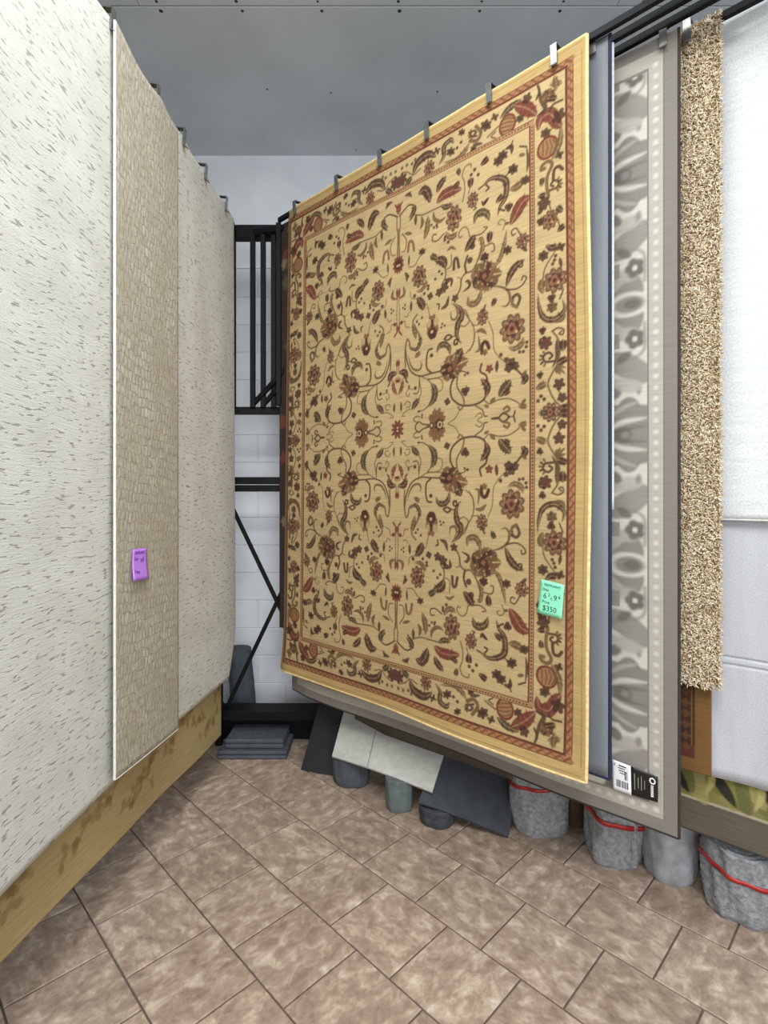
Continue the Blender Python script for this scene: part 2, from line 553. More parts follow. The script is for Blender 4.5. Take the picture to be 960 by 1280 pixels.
class Sheet:
    """a rug hanging in a vertical plane. s runs from the near end to the far end, z is height.
    pos(s,z) -> world; front faces the aisle"""
    def __init__(self, near, far, zt, zb, side, thick, amp=0.006, sag=(), seed=0, near_b=None, far_b=None, free=0.0):
        self.near, self.far = np.array(near, float), np.array(far, float)
        self.L = float(np.linalg.norm(self.far - self.near))
        d = (self.far - self.near) / self.L
        self.d = d
        n = np.array([d[1], -d[0]])
        if n @ np.array(side) < 0: n = -n
        self.n = n
        self.zt = zt if isinstance(zt, tuple) else (zt, zt)
        self.zb = zb if isinstance(zb, tuple) else (zb, zb)
        self.thick, self.amp, self.sag = thick, amp, sorted(sag)
        r = np.random.default_rng(seed)
        self.ph = r.uniform(0, 6.28, 6)
        self.nb = (0.0, 0.0) if near_b is None else near_b
        self.extra = None
        self.free = free
    def pos(self, a, b, off=0.0):
        """a,b in 0..1 (b=0 bottom)"""
        a = np.asarray(a, float); b = np.asarray(b, float)
        s = a * self.L
        zt = self.zt[0] + (self.zt[1] - self.zt[0]) * a
        zb = self.zb[0] + (self.zb[1] - self.zb[0]) * a
        if len(self.sag):
            cl = np.array([-0.05] + list(self.sag) + [self.L + 0.05])
            idx = np.clip(np.searchsorted(cl, s, side='right') - 1, 0, len(cl) - 2)
            f = (s - cl[idx]) / (cl[idx + 1] - cl[idx])
            w = np.minimum(cl[idx + 1] - cl[idx], 0.5)
            zt = zt - 0.16 * w * (np.sin(np.pi * np.clip(f, 0, 1)) ** 1.0) * 0.5
        z = zb + (zt - zb) * b
        ph = self.ph
        w = self.amp * ((0.35 + 0.65 * (1 - b)) * (np.sin(s * 5.1 + ph[0]) + 0.6 * np.sin(s * 9.3 + ph[1] + 0.8 * b))
                        + 0.35 * np.sin(b * 4.0 + ph[2]) + 0.25 * np.sin(s * 21 + ph[3]) * b)
        ds = 0.0
        if self.extra is not None:
            w2, ds = self.extra(s, z, b)
            w = w + w2
        w = w + off
        s = s + ds
        x = self.near[0] + self.d[0] * s + self.n[0] * w
        y = self.near[1] + self.d[1] * s + self.n[1] * w
        return np.stack([x, y, z], -1)
    def build(self, name, mat, A, B, colour=None, label=None, cat=None, group=None, flip_s=False):
        A = np.asarray(A, float); B = np.asarray(B, float)
        nu, nv = len(A) - 1, len(B) - 1
        aa, bb = np.meshgrid(A, B)
        V = self.pos(aa, bb).reshape(-1, 3)
        ccw = np.cross(np.array([self.d[0], self.d[1], 0]), np.array([0, 0, 1.0]))[:2] @ self.n > 0
        Q = [faces_grid(nu, nv, 0, not ccw)]
        st = [np.stack([aa * self.L, bb * (self.zt[0] - self.zb[0]), aa * 0], -1).reshape(-1, 3)]
        # rim
        ring = np.concatenate([np.arange(nu + 1), np.arange(1, nv + 1) * (nu + 1) + nu,
                               nv * (nu + 1) + np.arange(nu - 1, -1, -1), np.arange(nv - 1, 0, -1) * (nu + 1)])
        ra, rb = aa.ravel()[ring], bb.ravel()[ring]
        base = len(V)
        Vr = self.pos(ra, rb, -self.thick)
        m_ = len(ring)
        k = np.arange(m_); k2 = (k + 1) % m_
        rim = np.stack([ring[k], base + k, base + k2, ring[k2]], -1)
        Q.append(rim if ccw else rim[:, ::-1])
        st.append(st[0][ring])
        # back, coarser
        Ac = np.linspace(0, 1, 41); Bc = np.linspace(0, 1, 33)
        ac, bc = np.meshgrid(Ac, Bc)
        base2 = base + m_
        Vb = self.pos(ac, bc, -self.thick * 0.98).reshape(-1, 3)
        Q.append(faces_grid(40, 32, base2, ccw))
        st.append(np.stack([ac * self.L, bc * (self.zt[0] - self.zb[0]), ac * 0], -1).reshape(-1, 3))
        V = np.concatenate([V, Vr, Vb]); st = np.concatenate(st)
        Q = np.concatenate(Q)
        mid = (self.near + self.far) / 2
        org = np.array([mid[0], mid[1], min(self.zb)])
        me = mesh_from(name, V - org, Q)
        at = me.attributes.new('st', 'FLOAT_VECTOR', 'POINT')
        at.data.foreach_set('vector', st.astype(np.float32).ravel())
        if colour is not None:
            c = np.ones((len(V), 4), np.float32)
            c[:base, :3] = colour.reshape(-1, 3)
            c[base:base2, :3] = colour.reshape(-1, 3)[ring]
            c[base2:, :3] = lin((150, 130, 100))
            at = me.attributes.new('design', 'FLOAT_COLOR', 'POINT')
            at.data.foreach_set('color', c.ravel())
        o = link(name, me, mat)
        o.location = org
        tag(o, label, cat, group)
        self.obj = o
        return o
    def binding(self, name, mat, r, sides='nbft', off=0.0):
        """stitched tape round the hem: n near, b bottom, f far, t top"""
        N = 90
        e = np.linspace(0, 1, N)
        for sd in sides:
            if sd == 'n': a, b = e * 0, e
            elif sd == 'f': a, b = e * 0 + 1, e
            elif sd == 'b': a, b = e, e * 0
            else: a, b = e, e * 0 + 1
            P = self.pos(a, b, -self.thick / 2 + off)
            T = np.gradient(P, axis=0)
            T /= np.linalg.norm(T, axis=1)[:, None]
            nn = np.array([self.n[0], self.n[1], 0.0])
            K = 8
            side_ = np.cross(T, nn); side_ /= np.linalg.norm(side_, axis=1)[:, None]
            ang = np.arange(K) * 2 * np.pi / K
            R = P[:, None, :] + r * np.cos(ang)[None, :, None] * side_[:, None, :] + max(r * 0.75, self.thick / 2 + 0.0015) * np.sin(ang)[None, :, None] * nn
            V = R.reshape(-1, 3)
            i = np.arange(N - 1)[:, None]; k = np.arange(K)[None, :]
            Q = np.stack([i * K + k, i * K + (k + 1) % K, (i + 1) * K + (k + 1) % K, (i + 1) * K + k], -1).reshape(-1, 4)
            me = mesh_from(name, V - np.array(self.obj.location), Q)
            link(name, me, mat, self.obj)

# ------------------------------------------------------------------ weaving canvas
class Canvas:
    def __init__(self, xs, ys, base):
        self.xs, self.ys = np.asarray(xs), np.asarray(ys)
        self.c = np.ones((len(ys), len(xs), 3)) * lin(base)
        self.aa = float(np.median(np.diff(self.xs))) * 0.55
    def _win(self, x0, x1, y0, y1):
        i0, i1 = np.searchsorted(self.xs, [x0, x1]); j0, j1 = np.searchsorted(self.ys, [y0, y1])
        return i0, i1, j0, j1
    def _blend(self, win, al, col):
        i0, i1, j0, j1 = win
        s = self.c[j0:j1, i0:i1]
        s += al[..., None] * (np.asarray(col) - s)
    def rect(self, x0, x1, y0, y1, col, al=1.0):
        w = self._win(x0, x1, y0, y1)
        if w[1] > w[0] and w[3] > w[2]:
            self._blend(w, np.full((w[3] - w[2], w[1] - w[0]), al), lin(col))
    def stroke(self, pts, w, col, prof='c', al=1.0):
        P = np.asarray(pts, float)
        if len(P) > 2:      # Catmull-Rom
            Pe = np.vstack([2 * P[0] - P[1], P, 2 * P[-1] - P[-2]])
            out = []
            for k in range(1, len(Pe) - 2):
                t = np.linspace(0, 1, 9)[:-1, None]
                a, b, c, d = Pe[k - 1], Pe[k], Pe[k + 1], Pe[k + 2]
                out.append(0.5 * ((2 * b) + (-a + c) * t + (2 * a - 5 * b + 4 * c - d) * t ** 2 + (-a + 3 * b - 3 * c + d) * t ** 3))
            P = np.vstack(out + [Pe[-2][None]])
        else:
            t = np.linspace(0, 1, 9)[:, None]
            P = P[0] + (P[-1] - P[0]) * t
        n = len(P)
        f = np.linspace(0, 1, n)
        if prof == 't': R = (w / 2) * np.clip(np.sin(np.pi * f), 0, 1) ** 0.75 + w * 0.05
        elif prof == 'e': R = (w / 2) * (1 - 0.75 * f)
        else: R = np.full(n, w / 2)
        pad = w + 3 * self.aa
        win = self._win(P[:, 0].min() - pad, P[:, 0].max() + pad, P[:, 1].min() - pad, P[:, 1].max() + pad)
        i0, i1, j0, j1 = win
        if i1 <= i0 or j1 <= j0: return
        X, Y = np.meshgrid(self.xs[i0:i1], self.ys[j0:j1])
        best = np.full(X.shape, -1e9)
        for k in range(n - 1):
            d = P[k + 1] - P[k]; L2 = d @ d + 1e-12
            tt = np.clip(((X - P[k, 0]) * d[0] + (Y - P[k, 1]) * d[1]) / L2, 0, 1)
            dist = np.hypot(X - P[k, 0] - tt * d[0], Y - P[k, 1] - tt * d[1])
            best = np.maximum(best, R[k] + (R[k + 1] - R[k]) * tt - dist)
        self._blend(win, al * np.clip(0.5 + best / (2 * self.aa), 0, 1), lin(col))
    def blob(self, c, rx, col, ry=None, lobes=0, depth=0.18, rot=0.0, al=1.0, ring=0.0):
        ry = ry or rx
        R = max(rx, ry) * 1.3
        win = self._win(c[0] - R, c[0] + R, c[1] - R, c[1] + R)
        i0, i1, j0, j1 = win
        if i1 <= i0 or j1 <= j0: return
        X, Y = np.meshgrid((self.xs[i0:i1] - c[0]) / rx, (self.ys[j0:j1] - c[1]) / ry)
        rho = np.hypot(X, Y); th = np.arctan2(Y, X) + rot
        rr = 1.0
        if lobes: rr = 1 - depth + depth * np.abs(np.cos(lobes * th / 2)) * 1.6
        d = (rr - rho) * min(rx, ry)
        a = np.clip(0.5 + d / (2 * self.aa), 0, 1)
        if ring: a = a * np.clip(0.5 - (d - ring) / (2 * self.aa), 0, 1)
        self._blend(win, al * a, lin(col))

# ------------------------------------------------------------------ gold oriental rug
RW, RH = 1.89, 2.76
def homog(src, dst):
    A, b = [], []
    for (x, y), (u, v) in zip(src, dst):
        A.append([x, y, 1, 0, 0, 0, -u * x, -u * y]); b.append(u)
        A.append([0, 0, 0, x, y, 1, -v * x, -v * y]); b.append(v)
    h_ = np.linalg.lstsq(np.array(A, float), np.array(b, float), rcond=None)[0]
    return np.append(h_, 1).reshape(3, 3)
HM = homog([(357, 277), (733, 60), (723, 967), (345, 832)], [(0, RH), (RW, RH), (RW, 0), (0, 0)])
TL = {1: (480, 500, .13542), 2: (600, 500, .14583), 3: (480, 610, .13542), 4: (600, 610, .14583),
      5: (480, 720, .13542), 6: (600, 740, .14583), 7: (460, 820, .14583), 8: (600, 840, .14583)}
UC, VC = 0.962, 1.388     # centre of the design
def q(tile, x, y):
    """pattern chart coordinates -> quarter-design coordinates (right of centre, below centre)"""
    ox, oy, s = TL[tile]
    p = HM @ np.array([ox + x * s, oy + y * s, 1.0])
    u, v = p[:2] / p[2]
    # the axis of the woven design leans a little with the hang of the rug
    return (u - UC - 0.008 * (VC - v), VC - v + 0.012 * (u - UC))
K = 0.00057               # metres per chart unit
BR, MB, RD, OL, LT = (72, 37, 20), (124, 82, 50), (116, 44, 32), (110, 82, 46), (214, 186, 132)
DOL = (76, 54, 29)
QW, QH = 0.946, 1.412     # half width, half height
NX, NY = 270, 404
cxs = (np.arange(NX) + 0.5) * QW / NX
cys = (np.arange(NY) + 0.5) * QH / NY
cv = Canvas(cxs, cys, (202, 174, 124))

def S(t, pts, w, col=BR, prof='c', al=0.92):
    P = [q(t, *p) for p in pts]
    cv.stroke(P, max(w * K, 0.0048), col, prof, al)
    if prof == 't' and w >= 34:      # woven vein down the leaf
        cv.stroke([(a * 1.0 + 0.002, b) for a, b in P[:]], 0.0042, LT, 'c', 0.38)
        PP = np.array(P)
        k = 0
        for f in (0.3, 0.5, 0.7):
            i = f * (len(PP) - 1); i0 = int(i); p = PP[i0] + (PP[min(i0 + 1, len(PP) - 1)] - PP[i0]) * (i - i0)
            d = PP[min(i0 + 1, len(PP) - 1)] - PP[max(i0 - 0, 0)]
            d = d / (np.linalg.norm(d) + 1e-9); nrm = np.array([-d[1], d[0]])
            cv.stroke([p, p + nrm * w * K * 0.62 + d * w * K * 0.35], 0.007, col, 't', 0.8)
            cv.stroke([p, p - nrm * w * K * 0.62 + d * w * K * 0.35], 0.007, col, 't', 0.8)
def Bl(t, x, y, r, col=BR, ry=None, lobes=0, depth=0.2, al=0.92, rot=0.3, ring=0.0):
    cv.blob(q(t, x, y), r * K, col, None if ry is None else ry * K, lobes, depth, rot, al, ring * K)
def Dots(t, pts, r=12, col=BR):
    for p in pts: Bl(t, p[0], p[1], r, col)
def Tre(t, x, y, r, col=BR):
    for k in range(3):
        a = 2.1 * k + 0.5
        Bl(t, x + r * 0.5 * math.cos(a), y + r * 0.5 * math.sin(a), r * 0.55, col)
    S(t, [(x, y), (x + r * 0.2, y + r * 1.2)], 9, col)
def Leafy(t, x, y, r, col=BR, n=6):
    for k in range(n):
        a = k * 6.283 / n + 0.4
        S(t, [(x, y), (x + r * math.cos(a), y + r * math.sin(a))], r * 0.62, col if k % 2 else DOL, 't')
def Rose(t, x, y, rx, ry, col=(122, 82, 56)):
    Bl(t, x, y, rx, col, ry, 9, 0.16, 0.9)
    Bl(t, x, y, rx * 0.93, BR, ry * 0.93, 9, 0.16, 0.6, 0.3, 9)
    for k in range(9):
        a = k * 6.283 / 9
        S(t, [(x + rx * .55 * math.cos(a), y + ry * .55 * math.sin(a)), (x + rx * .88 * math.cos(a + .3), y + ry * .88 * math.sin(a + .3))], 9, LT, 'c', 0.32)
    Bl(t, x, y, rx * 0.60, BR, ry * 0.60, 6, 0.2, 0.9)
    Bl(t, x - rx * 0.05, y - ry * .02, rx * 0.40, (152, 100, 70), ry * 0.42, 3, 0.25, 0.9, 0.5)
    Bl(t, x - rx * 0.05, y, rx * 0.18, BR, ry * 0.2)
    Bl(t, x + rx * .35, y - ry * .3, rx * 0.10, LT)
def Peony(t, x, y, tips, w, core):
    for i, p in enumerate(tips):
        S(t, [(x, y), ((x + p[0]) / 2 + (p[1] - y) * .08, (y + p[1]) / 2), p], w, (MB, BR, OL)[i % 3], 't', 0.9)
        S(t, [(x, y), p], 7, LT if i % 2 else BR, 'c', 0.55)
    Bl(t, core[0], core[1], core[2], BR, None, 5, 0.25)
    Bl(t, core[0] + core[2] * .2, core[1], core[2] * .45, (150, 96, 62), None, 4, 0.2)
    for p in tips: Bl(t, (x * .35 + p[0] * .65), (y * .35 + p[1] * .65), 7, LT, al=0.6)
def Loop(t, x, y, r, sx=1):
    S(t, [(x + r * sx, y - r), (x - r * sx * .6, y - r * .7), (x - r * sx, y + r * .4), (x, y + r), (x + r * sx * .8, y + r * .2), (x + r * .2 * sx, y - r * .3)], 18, BR)
    for k in range(5):
        a = 2.2 + k * 0.5
        S(t, [(x + r * 1.1 * math.cos(a) * sx, y + r * 1.1 * math.sin(a)), (x + r * 2.0 * math.cos(a) * sx, y + r * 2.0 * math.sin(a))], 17, (OL, BR)[k % 2], 't')

# --- T1 centre
Bl(1, 130, 258, 58, RD, None, 8, 0.4); Bl(1, 130, 258, 20, BR); Bl(1, 130, 258, 9, LT)
S(1, [(255, 400), (215, 400), (180, 375), (165, 355), (195, 350)], 8, OL)
S(1, [(155, 400), (158, 440), (154, 490)], 22, BR, 't')
S(1, [(190, 455), (205, 480), (235, 465), (235, 425), (205, 430)], 9, OL)
S(1, [(262, 392), (285, 440), (325, 475)], 48, DOL, 't')
S(1, [(320, 470), (340, 540), (325, 620), (320, 690)], 10, OL)
S(1, [(270, 540), (300, 530), (318, 560), (322, 640)], 11); Bl(1, 285, 585, 17)
for p in ((425, 110), (465, 60), (515, 52), (548, 90), (566, 140), (425, 305), (468, 350), (515, 345), (548, 300), (566, 255)):
    S(1, [(470, 200), ((470 + p[0]) / 2 - 4, (200 + p[1]) / 2), p], 50, MB, 't', 0.9)
    S(1, [(480, 200), p], 8, BR, 'c', 0.5)
Bl(1, 510, 198, 42, BR, None, 6, .2); Bl(1, 515, 195, 24, LT); Bl(1, 515, 195, 14, BR); Bl(1, 440, 205, 24); Bl(1, 440, 205, 10, LT)
S(1, [(415, 205), (360, 200), (320, 180), (290, 225), (320, 265), (360, 235), (415, 215)], 13)
S(1, [(315, 255), (275, 290), (290, 320), (330, 310)], 12, OL); Dots(1, [(350, 300), (352, 322), (322, 362)], 10)
S(1, [(310, 360), (370, 365), (425, 410), (460, 470), (455, 545), (400, 635)], 10)
S(1, [(408, 383), (455, 440), (465, 520), (430, 595)], 58, DOL, 't')
S(1, [(190, 960), (205, 850), (250, 740), (330, 685), (430, 683), (530, 683)], 14)
S(1, [(330, 685), (395, 640), (480, 630), (550, 635)], 10, OL)
S(1, [(215, 900), (235, 820), (270, 760), (320, 745), (340, 780), (330, 820)], 20, OL, 't')
S(1, [(430, 690), (390, 740), (385, 830), (400, 900), (435, 910)], 17); Bl(1, 430, 850, 18)
S(1, [(400, 635), (500, 620), (535, 570), (530, 510), (500, 500)], 9, OL)
Peony(1, 600, 690, [(580, 590), (665, 600), (705, 650), (765, 725), (705, 840), (640, 800), (575, 790), (525, 680)], 82, (590, 680, 45))
S(1, [(478, 860), (500, 915), (545, 925), (590, 880), (602, 805)], 46, DOL, 't')
S(1, [(640, 590), (610, 520), (615, 430), (650, 370), (720, 315), (840, 295), (920, 330), (945, 420), (935, 530), (880, 590), (890, 655)], 17)
S(1, [(670, 590), (670, 500), (720, 400), (735, 320), (700, 280), (680, 310)], 15, OL)
S(1, [(930, 340), (945, 430), (885, 520)], 52, BR, 't')
S(1, [(840, 280), (900, 230), (920, 170), (945, 160)], 11); S(1, [(860, 150), (900, 170), (880, 205), (840, 185)], 9, OL)
S(1, [(590, 185), (650, 210), (690, 270)], 7, OL)
Bl(1, 580, 385, 28, BR, None, 4); Tre(1, 745, 440, 40); S(1, [(690, 640), (740, 620), (765, 590)], 10); Dots(1, [(740, 590), (768, 602)], 11)
# axis lily
S(1, [(130, 780), (130, 870)], 8, RD); Bl(1, 128, 855, 14, RD, 28)
S(1, [(130, 765), (185, 755), (202, 685)], 54, BR, 't'); S(1, [(75, 750), (60, 690)], 40, BR, 't')
S(1, [(130, 560), (160, 620), (168, 700)], 34, RD, 't'); Bl(1, 130, 700, 26, (170, 120, 80)); Bl(1, 130, 690, 12, BR)
S(1, [(190, 690), (218, 645)], 20, OL, 't')
S(1, [(275, 868), (328, 908)], 34, OL, 't'); S(1, [(700, 900), (650, 940), (640, 900), (665, 905)], 12)
S(1, [(890, 770), (900, 840), (940, 840), (955, 780)], 26, MB); S(1, [(750, 790), (810, 850), (825, 960)], 10, OL); S(1, [(830, 775), (870, 800), (860, 925)], 22, OL, 't')
# --- T2
S(2, [(95, 118), (150, 110), (190, 65), (235, 100), (190, 140), (150, 110)], 16); S(2, [(235, 98), (275, 92), (290, 135)], 14)
S(2, [(190, 140), (240, 155), (225, 190), (195, 175)], 20, OL)
S(2, [(30, 290), (75, 250), (150, 265), (230, 255), (290, 220), (330, 185)], 9); S(2, [(318, 168), (392, 148)], 34, OL, 't'); S(2, [(345, 180), (380, 215)], 26, OL, 't')
S(2, [(30, 245), (70, 225)], 24, OL, 't'); S(2, [(80, 255), (120, 290)], 30, OL, 't')
S(2, [(155, 295), (200, 350), (250, 405)], 70, DOL, 't'); S(2, [(190, 295), (245, 325)], 34, BR, 't')
S(2, [(370, 350), (365, 400), (320, 460), (270, 530)], 16); S(2, [(345, 350), (378, 390), (350, 435)], 46, BR, 't'); S(2, [(350, 420), (385, 455)], 26, OL, 't')
for x, y, r in ((235, 518, 36), (213, 588, 22), (290, 518, 30), (258, 558, 32)): Bl(2, x, y, r, DOL if r == 30 else BR, None, 5)
Bl(2, 70, 550, 30, RD, None, 5, .3); S(2, [(130, 505), (136, 605)], 28, BR, 't')
S(2, [(280, 560), (180, 600), (130, 660), (105, 720), (95, 860), (60, 960)], 8, OL); Bl(2, 165, 645, 16)
S(2, [(5, 700), (10, 770), (35, 790), (65, 735)], 28); Bl(2, 30, 700, 24, OL, None, 5)
Rose(2, 262, 845, 98, 105); S(2, [(228, 695), (280, 670), (340, 690), (358, 750)], 40, OL, 't'); Dots(2, [(325, 630), (357, 625), (382, 660), (386, 697)], 13)
# border right, upper
Rose(2, 590, 45, 62, 70); S(2, [(480, 30), (540, 55), (490, 75)], 34, DOL, 't'); S(2, [(670, 60), (720, 55)], 50, BR, 't')
S(2, [(685, 60), (620, 150), (580, 240), (570, 310), (610, 390), (650, 460), (665, 560), (650, 660), (600, 740)], 14, OL)
S(2, [(600, 420), (640, 500), (640, 600), (640, 660)], 26, DOL, 't')
Bl(2, 685, 150, 32, BR, None, 5); S(2, [(680, 180), (640, 240)], 9); Dots(2, [(485, 170), (537, 172), (510, 205)], 14)
S(2, [(472, 275), (550, 308)], 46, OL, 't'); Bl(2, 660, 272, 38, BR, None, 5, .3)
for p in ((640, 365), (672, 345), (712, 348), (718, 400), (695, 432)): S(2, [(630, 430), p], 20, OL, 't')
S(2, [(645, 452), (725, 478)], 44, BR, 't'); Loop(2, 570, 520, 42); Tre(2, 500, 385, 28)
Bl(2, 545, 650, 46, BR, None, 6, .25); Bl(2, 550, 660, 18, RD); S(2, [(495, 640), (500, 690), (540, 695)], 14)
S(2, [(690, 555), (692, 640)], 48, BR, 't'); S(2, [(610, 740), (650, 755), (695, 730), (690, 690), (660, 700), (680, 720)], 12); Tre(2, 520, 760, 30)
# --- T4 border
S(4, [(480, 330), (490, 220), (520, 130), (580, 85), (650, 90), (705, 150), (688, 235)], 40, BR, 't'); S(4, [(600, 60), (680, 60), (715, 110)], 24, OL, 't')
S(4, [(665, 245), (695, 320)], 12); Leafy(4, 600, 190, 46, OL); Tre(4, 595, 268, 34)
Rose(4, 625, 415, 84, 84); S(4, [(525, 325), (505, 400), (525, 445)], 48, OL, 't'); S(4, [(520, 440), (540, 540), (600, 630), (660, 710)], 12, OL)
Dots(4, [(605, 560), (620, 590), (630, 625)], 13); S(4, [(680, 515), (665, 600)], 24, BR, 't'); Leafy(4, 525, 650, 46, DOL); S(4, [(545, 735), (600, 698), (645, 715)], 42, BR, 't'); Leafy(4, 675, 690, 40, BR, 4)
# --- T4 field
S(4, [(265, 350), (260, 300), (300, 268)], 26, OL); S(4, [(265, 360), (300, 375), (325, 340), (310, 290)], 24, DOL)
S(4, [(165, 310), (210, 300), (240, 350), (220, 430), (150, 480), (60, 500)], 20, OL, 't'); S(4, [(88, 325), (117, 392)], 34, BR, 't')
S(4, [(210, 440), (290, 425), (350, 450), (380, 500), (350, 520), (340, 490)], 12); S(4, [(205, 465), (240, 560), (290, 625), (365, 660)], 54, BR, 't'); S(4, [(340, 650), (345, 610), (320, 605)], 14)
Peony(3, 895, 650, [(800, 690), (830, 580), (890, 545), (960, 520), (1020, 560), (1060, 640), (1000, 730), (920, 770), (840, 760)], 92, (900, 650, 42))
S(4, [(80, 680), (130, 690), (160, 740), (190, 850), (210, 960)], 34, OL, 't'); Leafy(4, 215, 780, 40); Rose(4, 345, 825, 52, 55); S(4, [(345, 770), (385, 730)], 26, BR, 't')
S(4, [(330, 880), (290, 950), (250, 935), (260, 895), (285, 905)], 11); Leafy(4, 20, 770, 38); S(4, [(62, 885), (58, 960)], 30, DOL, 't'); S(4, [(20, 860), (90, 870), (105, 810), (80, 800)], 11)
# --- T3
S(3, [(190, -10), (185, 120), (200, 240), (222, 215), (235, 150), (285, 130), (325, 180), (310, 270), (265, 350), (255, 400), (290, 450)], 16, OL)
S(3, [(235, 165), (290, 130), (328, 200), (300, 290)], 34, DOL, 't'); S(3, [(285, 225), (270, 310), (250, 380)], 44, OL, 't'); Dots(3, [(290, 385), (310, 355), (337, 410)], 12)
Bl(3, 435, 300, 60, MB, 100, 8, .12); Bl(3, 435, 240, 46, BR, 50); Bl(3, 430, 330, 20, BR, 34); Bl(3, 402, 340, 22, LT, 34, al=.6); Bl(3, 465, 340, 22, LT, 34, al=.6); Bl(3, 430, 255, 13, LT)
S(3, [(410, 395), (390, 500)], 9, OL)
S(3, [(126, 405), (126, 320)], 22, RD, 't'); S(3, [(126, 335), (158, 288)], 18, RD, 't'); S(3, [(126, 400), (128, 500), (122, 640)], 6, OL)
S(3, [(123, 640), (168, 675), (160, 745)], 30, MB, 't'); S(3, [(123, 638), (123, 745)], 24, RD, 't')
S(3, [(232, 492), (236, 592)], 26, BR, 't'); S(3, [(175, 465), (200, 455), (215, 490)], 8, OL); S(3, [(225, 680), (235, 620), (290, 595)], 8, OL); Bl(3, 265, 630, 17)
S(3, [(350, 485), (332, 540), (290, 605)], 66, BR, 't'); S(3, [(300, 600), (385, 515)], 7, OL); Bl(3, 410, 590, 28, BR, None, 4); Dots(3, [(355, 628), (390, 662), (392, 690)], 14)
Rose(3, 305, 800, 74, 90); S(3, [(278, 665), (330, 668), (368, 710), (366, 755)], 36, OL, 't')
for x, y, r in ((492, 605, 34), (540, 640, 38), (562, 690, 26)): Bl(3, x, y, r, BR, None, 5, .3)
S(3, [(600, 625), (607, 690), (570, 712)], 26, BR, 't'); S(3, [(520, 680), (550, 740), (545, 830)], 11); S(3, [(550, 820), (520, 890), (450, 915)], 70, BR, 't'); S(3, [(470, 925), (410, 965)], 48, DOL, 't'); Dots(3, [(455, 738), (515, 770), (490, 800)], 13)
S(3, [(625, 785), (630, 870), (655, 875), (672, 795)], 26); S(3, [(560, 800), (600, 830), (600, 930)], 11, OL)
S(3, [(690, 100), (660, 170), (670, 270), (702, 320), (690, 400), (615, 472)], 50, BR, 't'); S(3, [(690, 250), (730, 230), (772, 270), (740, 370), (700, 390)], 11, OL)
S(3, [(680, 120), (640, 125), (635, 85), (665, 80), (665, 105)], 12); S(3, [(545, 160), (580, 188), (612, 160), (575, 142), (545, 160)], 17); S(3, [(610, 160), (645, 165)], 10)
S(3, [(600, 400), (610, 330), (650, 320), (665, 370), (640, 440)], 20, OL, 't')
S(3, [(780, -10), (820, 80), (815, 200), (770, 290), (700, 400)], 11, OL); S(3, [(835, 150), (890, 152), (935, 105)], 30, OL, 't'); S(3, [(800, 220), (860, 210)], 9, OL)
Rose(3, 895, 272, 48, 62); S(3, [(895, 325), (920, 375)], 16)
S(3, [(490, 450), (495, 490), (475, 500)], 15); S(3, [(510, 445), (560, 470), (582, 550)], 32, DOL, 't'); Bl(3, 640, 512, 30, BR, None, 5, .3)
S(3, [(660, 530), (690, 600), (700, 680), (740, 720), (800, 730), (850, 820), (880, 920), (900, 960)], 16, OL); S(3, [(710, 550), (772, 590), (760, 640), (730, 640)], 26, BR, 't'); S(3, [(690, 600), (690, 680), (660, 700)], 7, OL)
S(3, [(762, 500), (770, 430), (830, 415), (870, 470), (882, 545)], 46, OL, 't'); S(3, [(740, 730), (730, 800), (752, 875)], 20); Bl(3, 775, 830, 25); Leafy(3, 910, 825, 40)
# --- T5
Bl(5, 120, 150, 46, RD, 72, 10, .2); Bl(5, 120, 150, 26, BR, 44, 6, .2); Bl(5, 120, 140, 10, LT)
S(5, [(205, 108), (210, 215)], 19, BR, 't'); S(5, [(210, 98), (260, 100), (300, 160), (330, 200)], 10, OL); Leafy(5, 330, 212, 34); S(5, [(198, 250), (208, 330), (240, 322), (254, 245)], 26, MB)
S(5, [(115, 480), (112, 400), (116, 300), (118, 240)], 16, OL); S(5, [(140, 430), (180, 360), (172, 270), (140, 255)], 12, OL); S(5, [(165, 425), (235, 405)], 28, OL, 't')
S(5, [(115, 600), (150, 640), (200, 680), (250, 660), (252, 590), (215, 540)], 16, DOL); S(5, [(203, 560), (250, 615), (242, 675)], 46, DOL, 't'); S(5, [(120, 600), (122, 490)], 12, OL)
S(5, [(110, 615), (112, 725)], 34, RD, 't'); S(5, [(112, 680), (142, 738)], 18, RD, 't')
S(5, [(260, 575), (330, 555), (420, 575), (520, 600)], 11, DOL); S(5, [(265, 475), (266, 575)], 30, DOL, 't'); S(5, [(308, 425), (330, 480), (320, 545)], 32, OL, 't'); S(5, [(348, 320), (375, 420), (380, 530)], 52, OL, 't')
S(5, [(498, 602), (550, 572), (610, 590)], 42, DOL, 't'); S(5, [(430, 560), (440, 490), (490, 455), (545, 482)], 32, OL, 't'); Dots(5, [(415, 440), (437, 410), (466, 408), (460, 428)], 12)
S(5, [(290, 762), (340, 785), (380, 730), (396, 655)], 74, BR, 't'); S(5, [(462, 635), (520, 690), (600, 712), (690, 705)], 84, RD, 't'); S(5, [(600, 720), (675, 785)], 38, BR, 't'); S(5, [(462, 732), (490, 800), (545, 865)], 54, BR, 't')
Rose(5, 620, 450, 74, 100); S(5, [(548, 345), (575, 290), (620, 280), (655, 318)], 42, OL, 't'); Dots(5, [(570, 240), (538, 268), (540, 297)], 14); S(5, [(530, 330), (470, 280), (425, 290), (430, 340), (460, 340)], 12)
S(5, [(558, 160), (600, 182), (645, 152)], 24, OL, 't'); S(5, [(730, 112), (780, 180), (815, 240)], 62, BR, 't'); Bl(5, 797, 143, 26); S(5, [(810, 235), (880, 240), (930, 285), (900, 295)], 11)
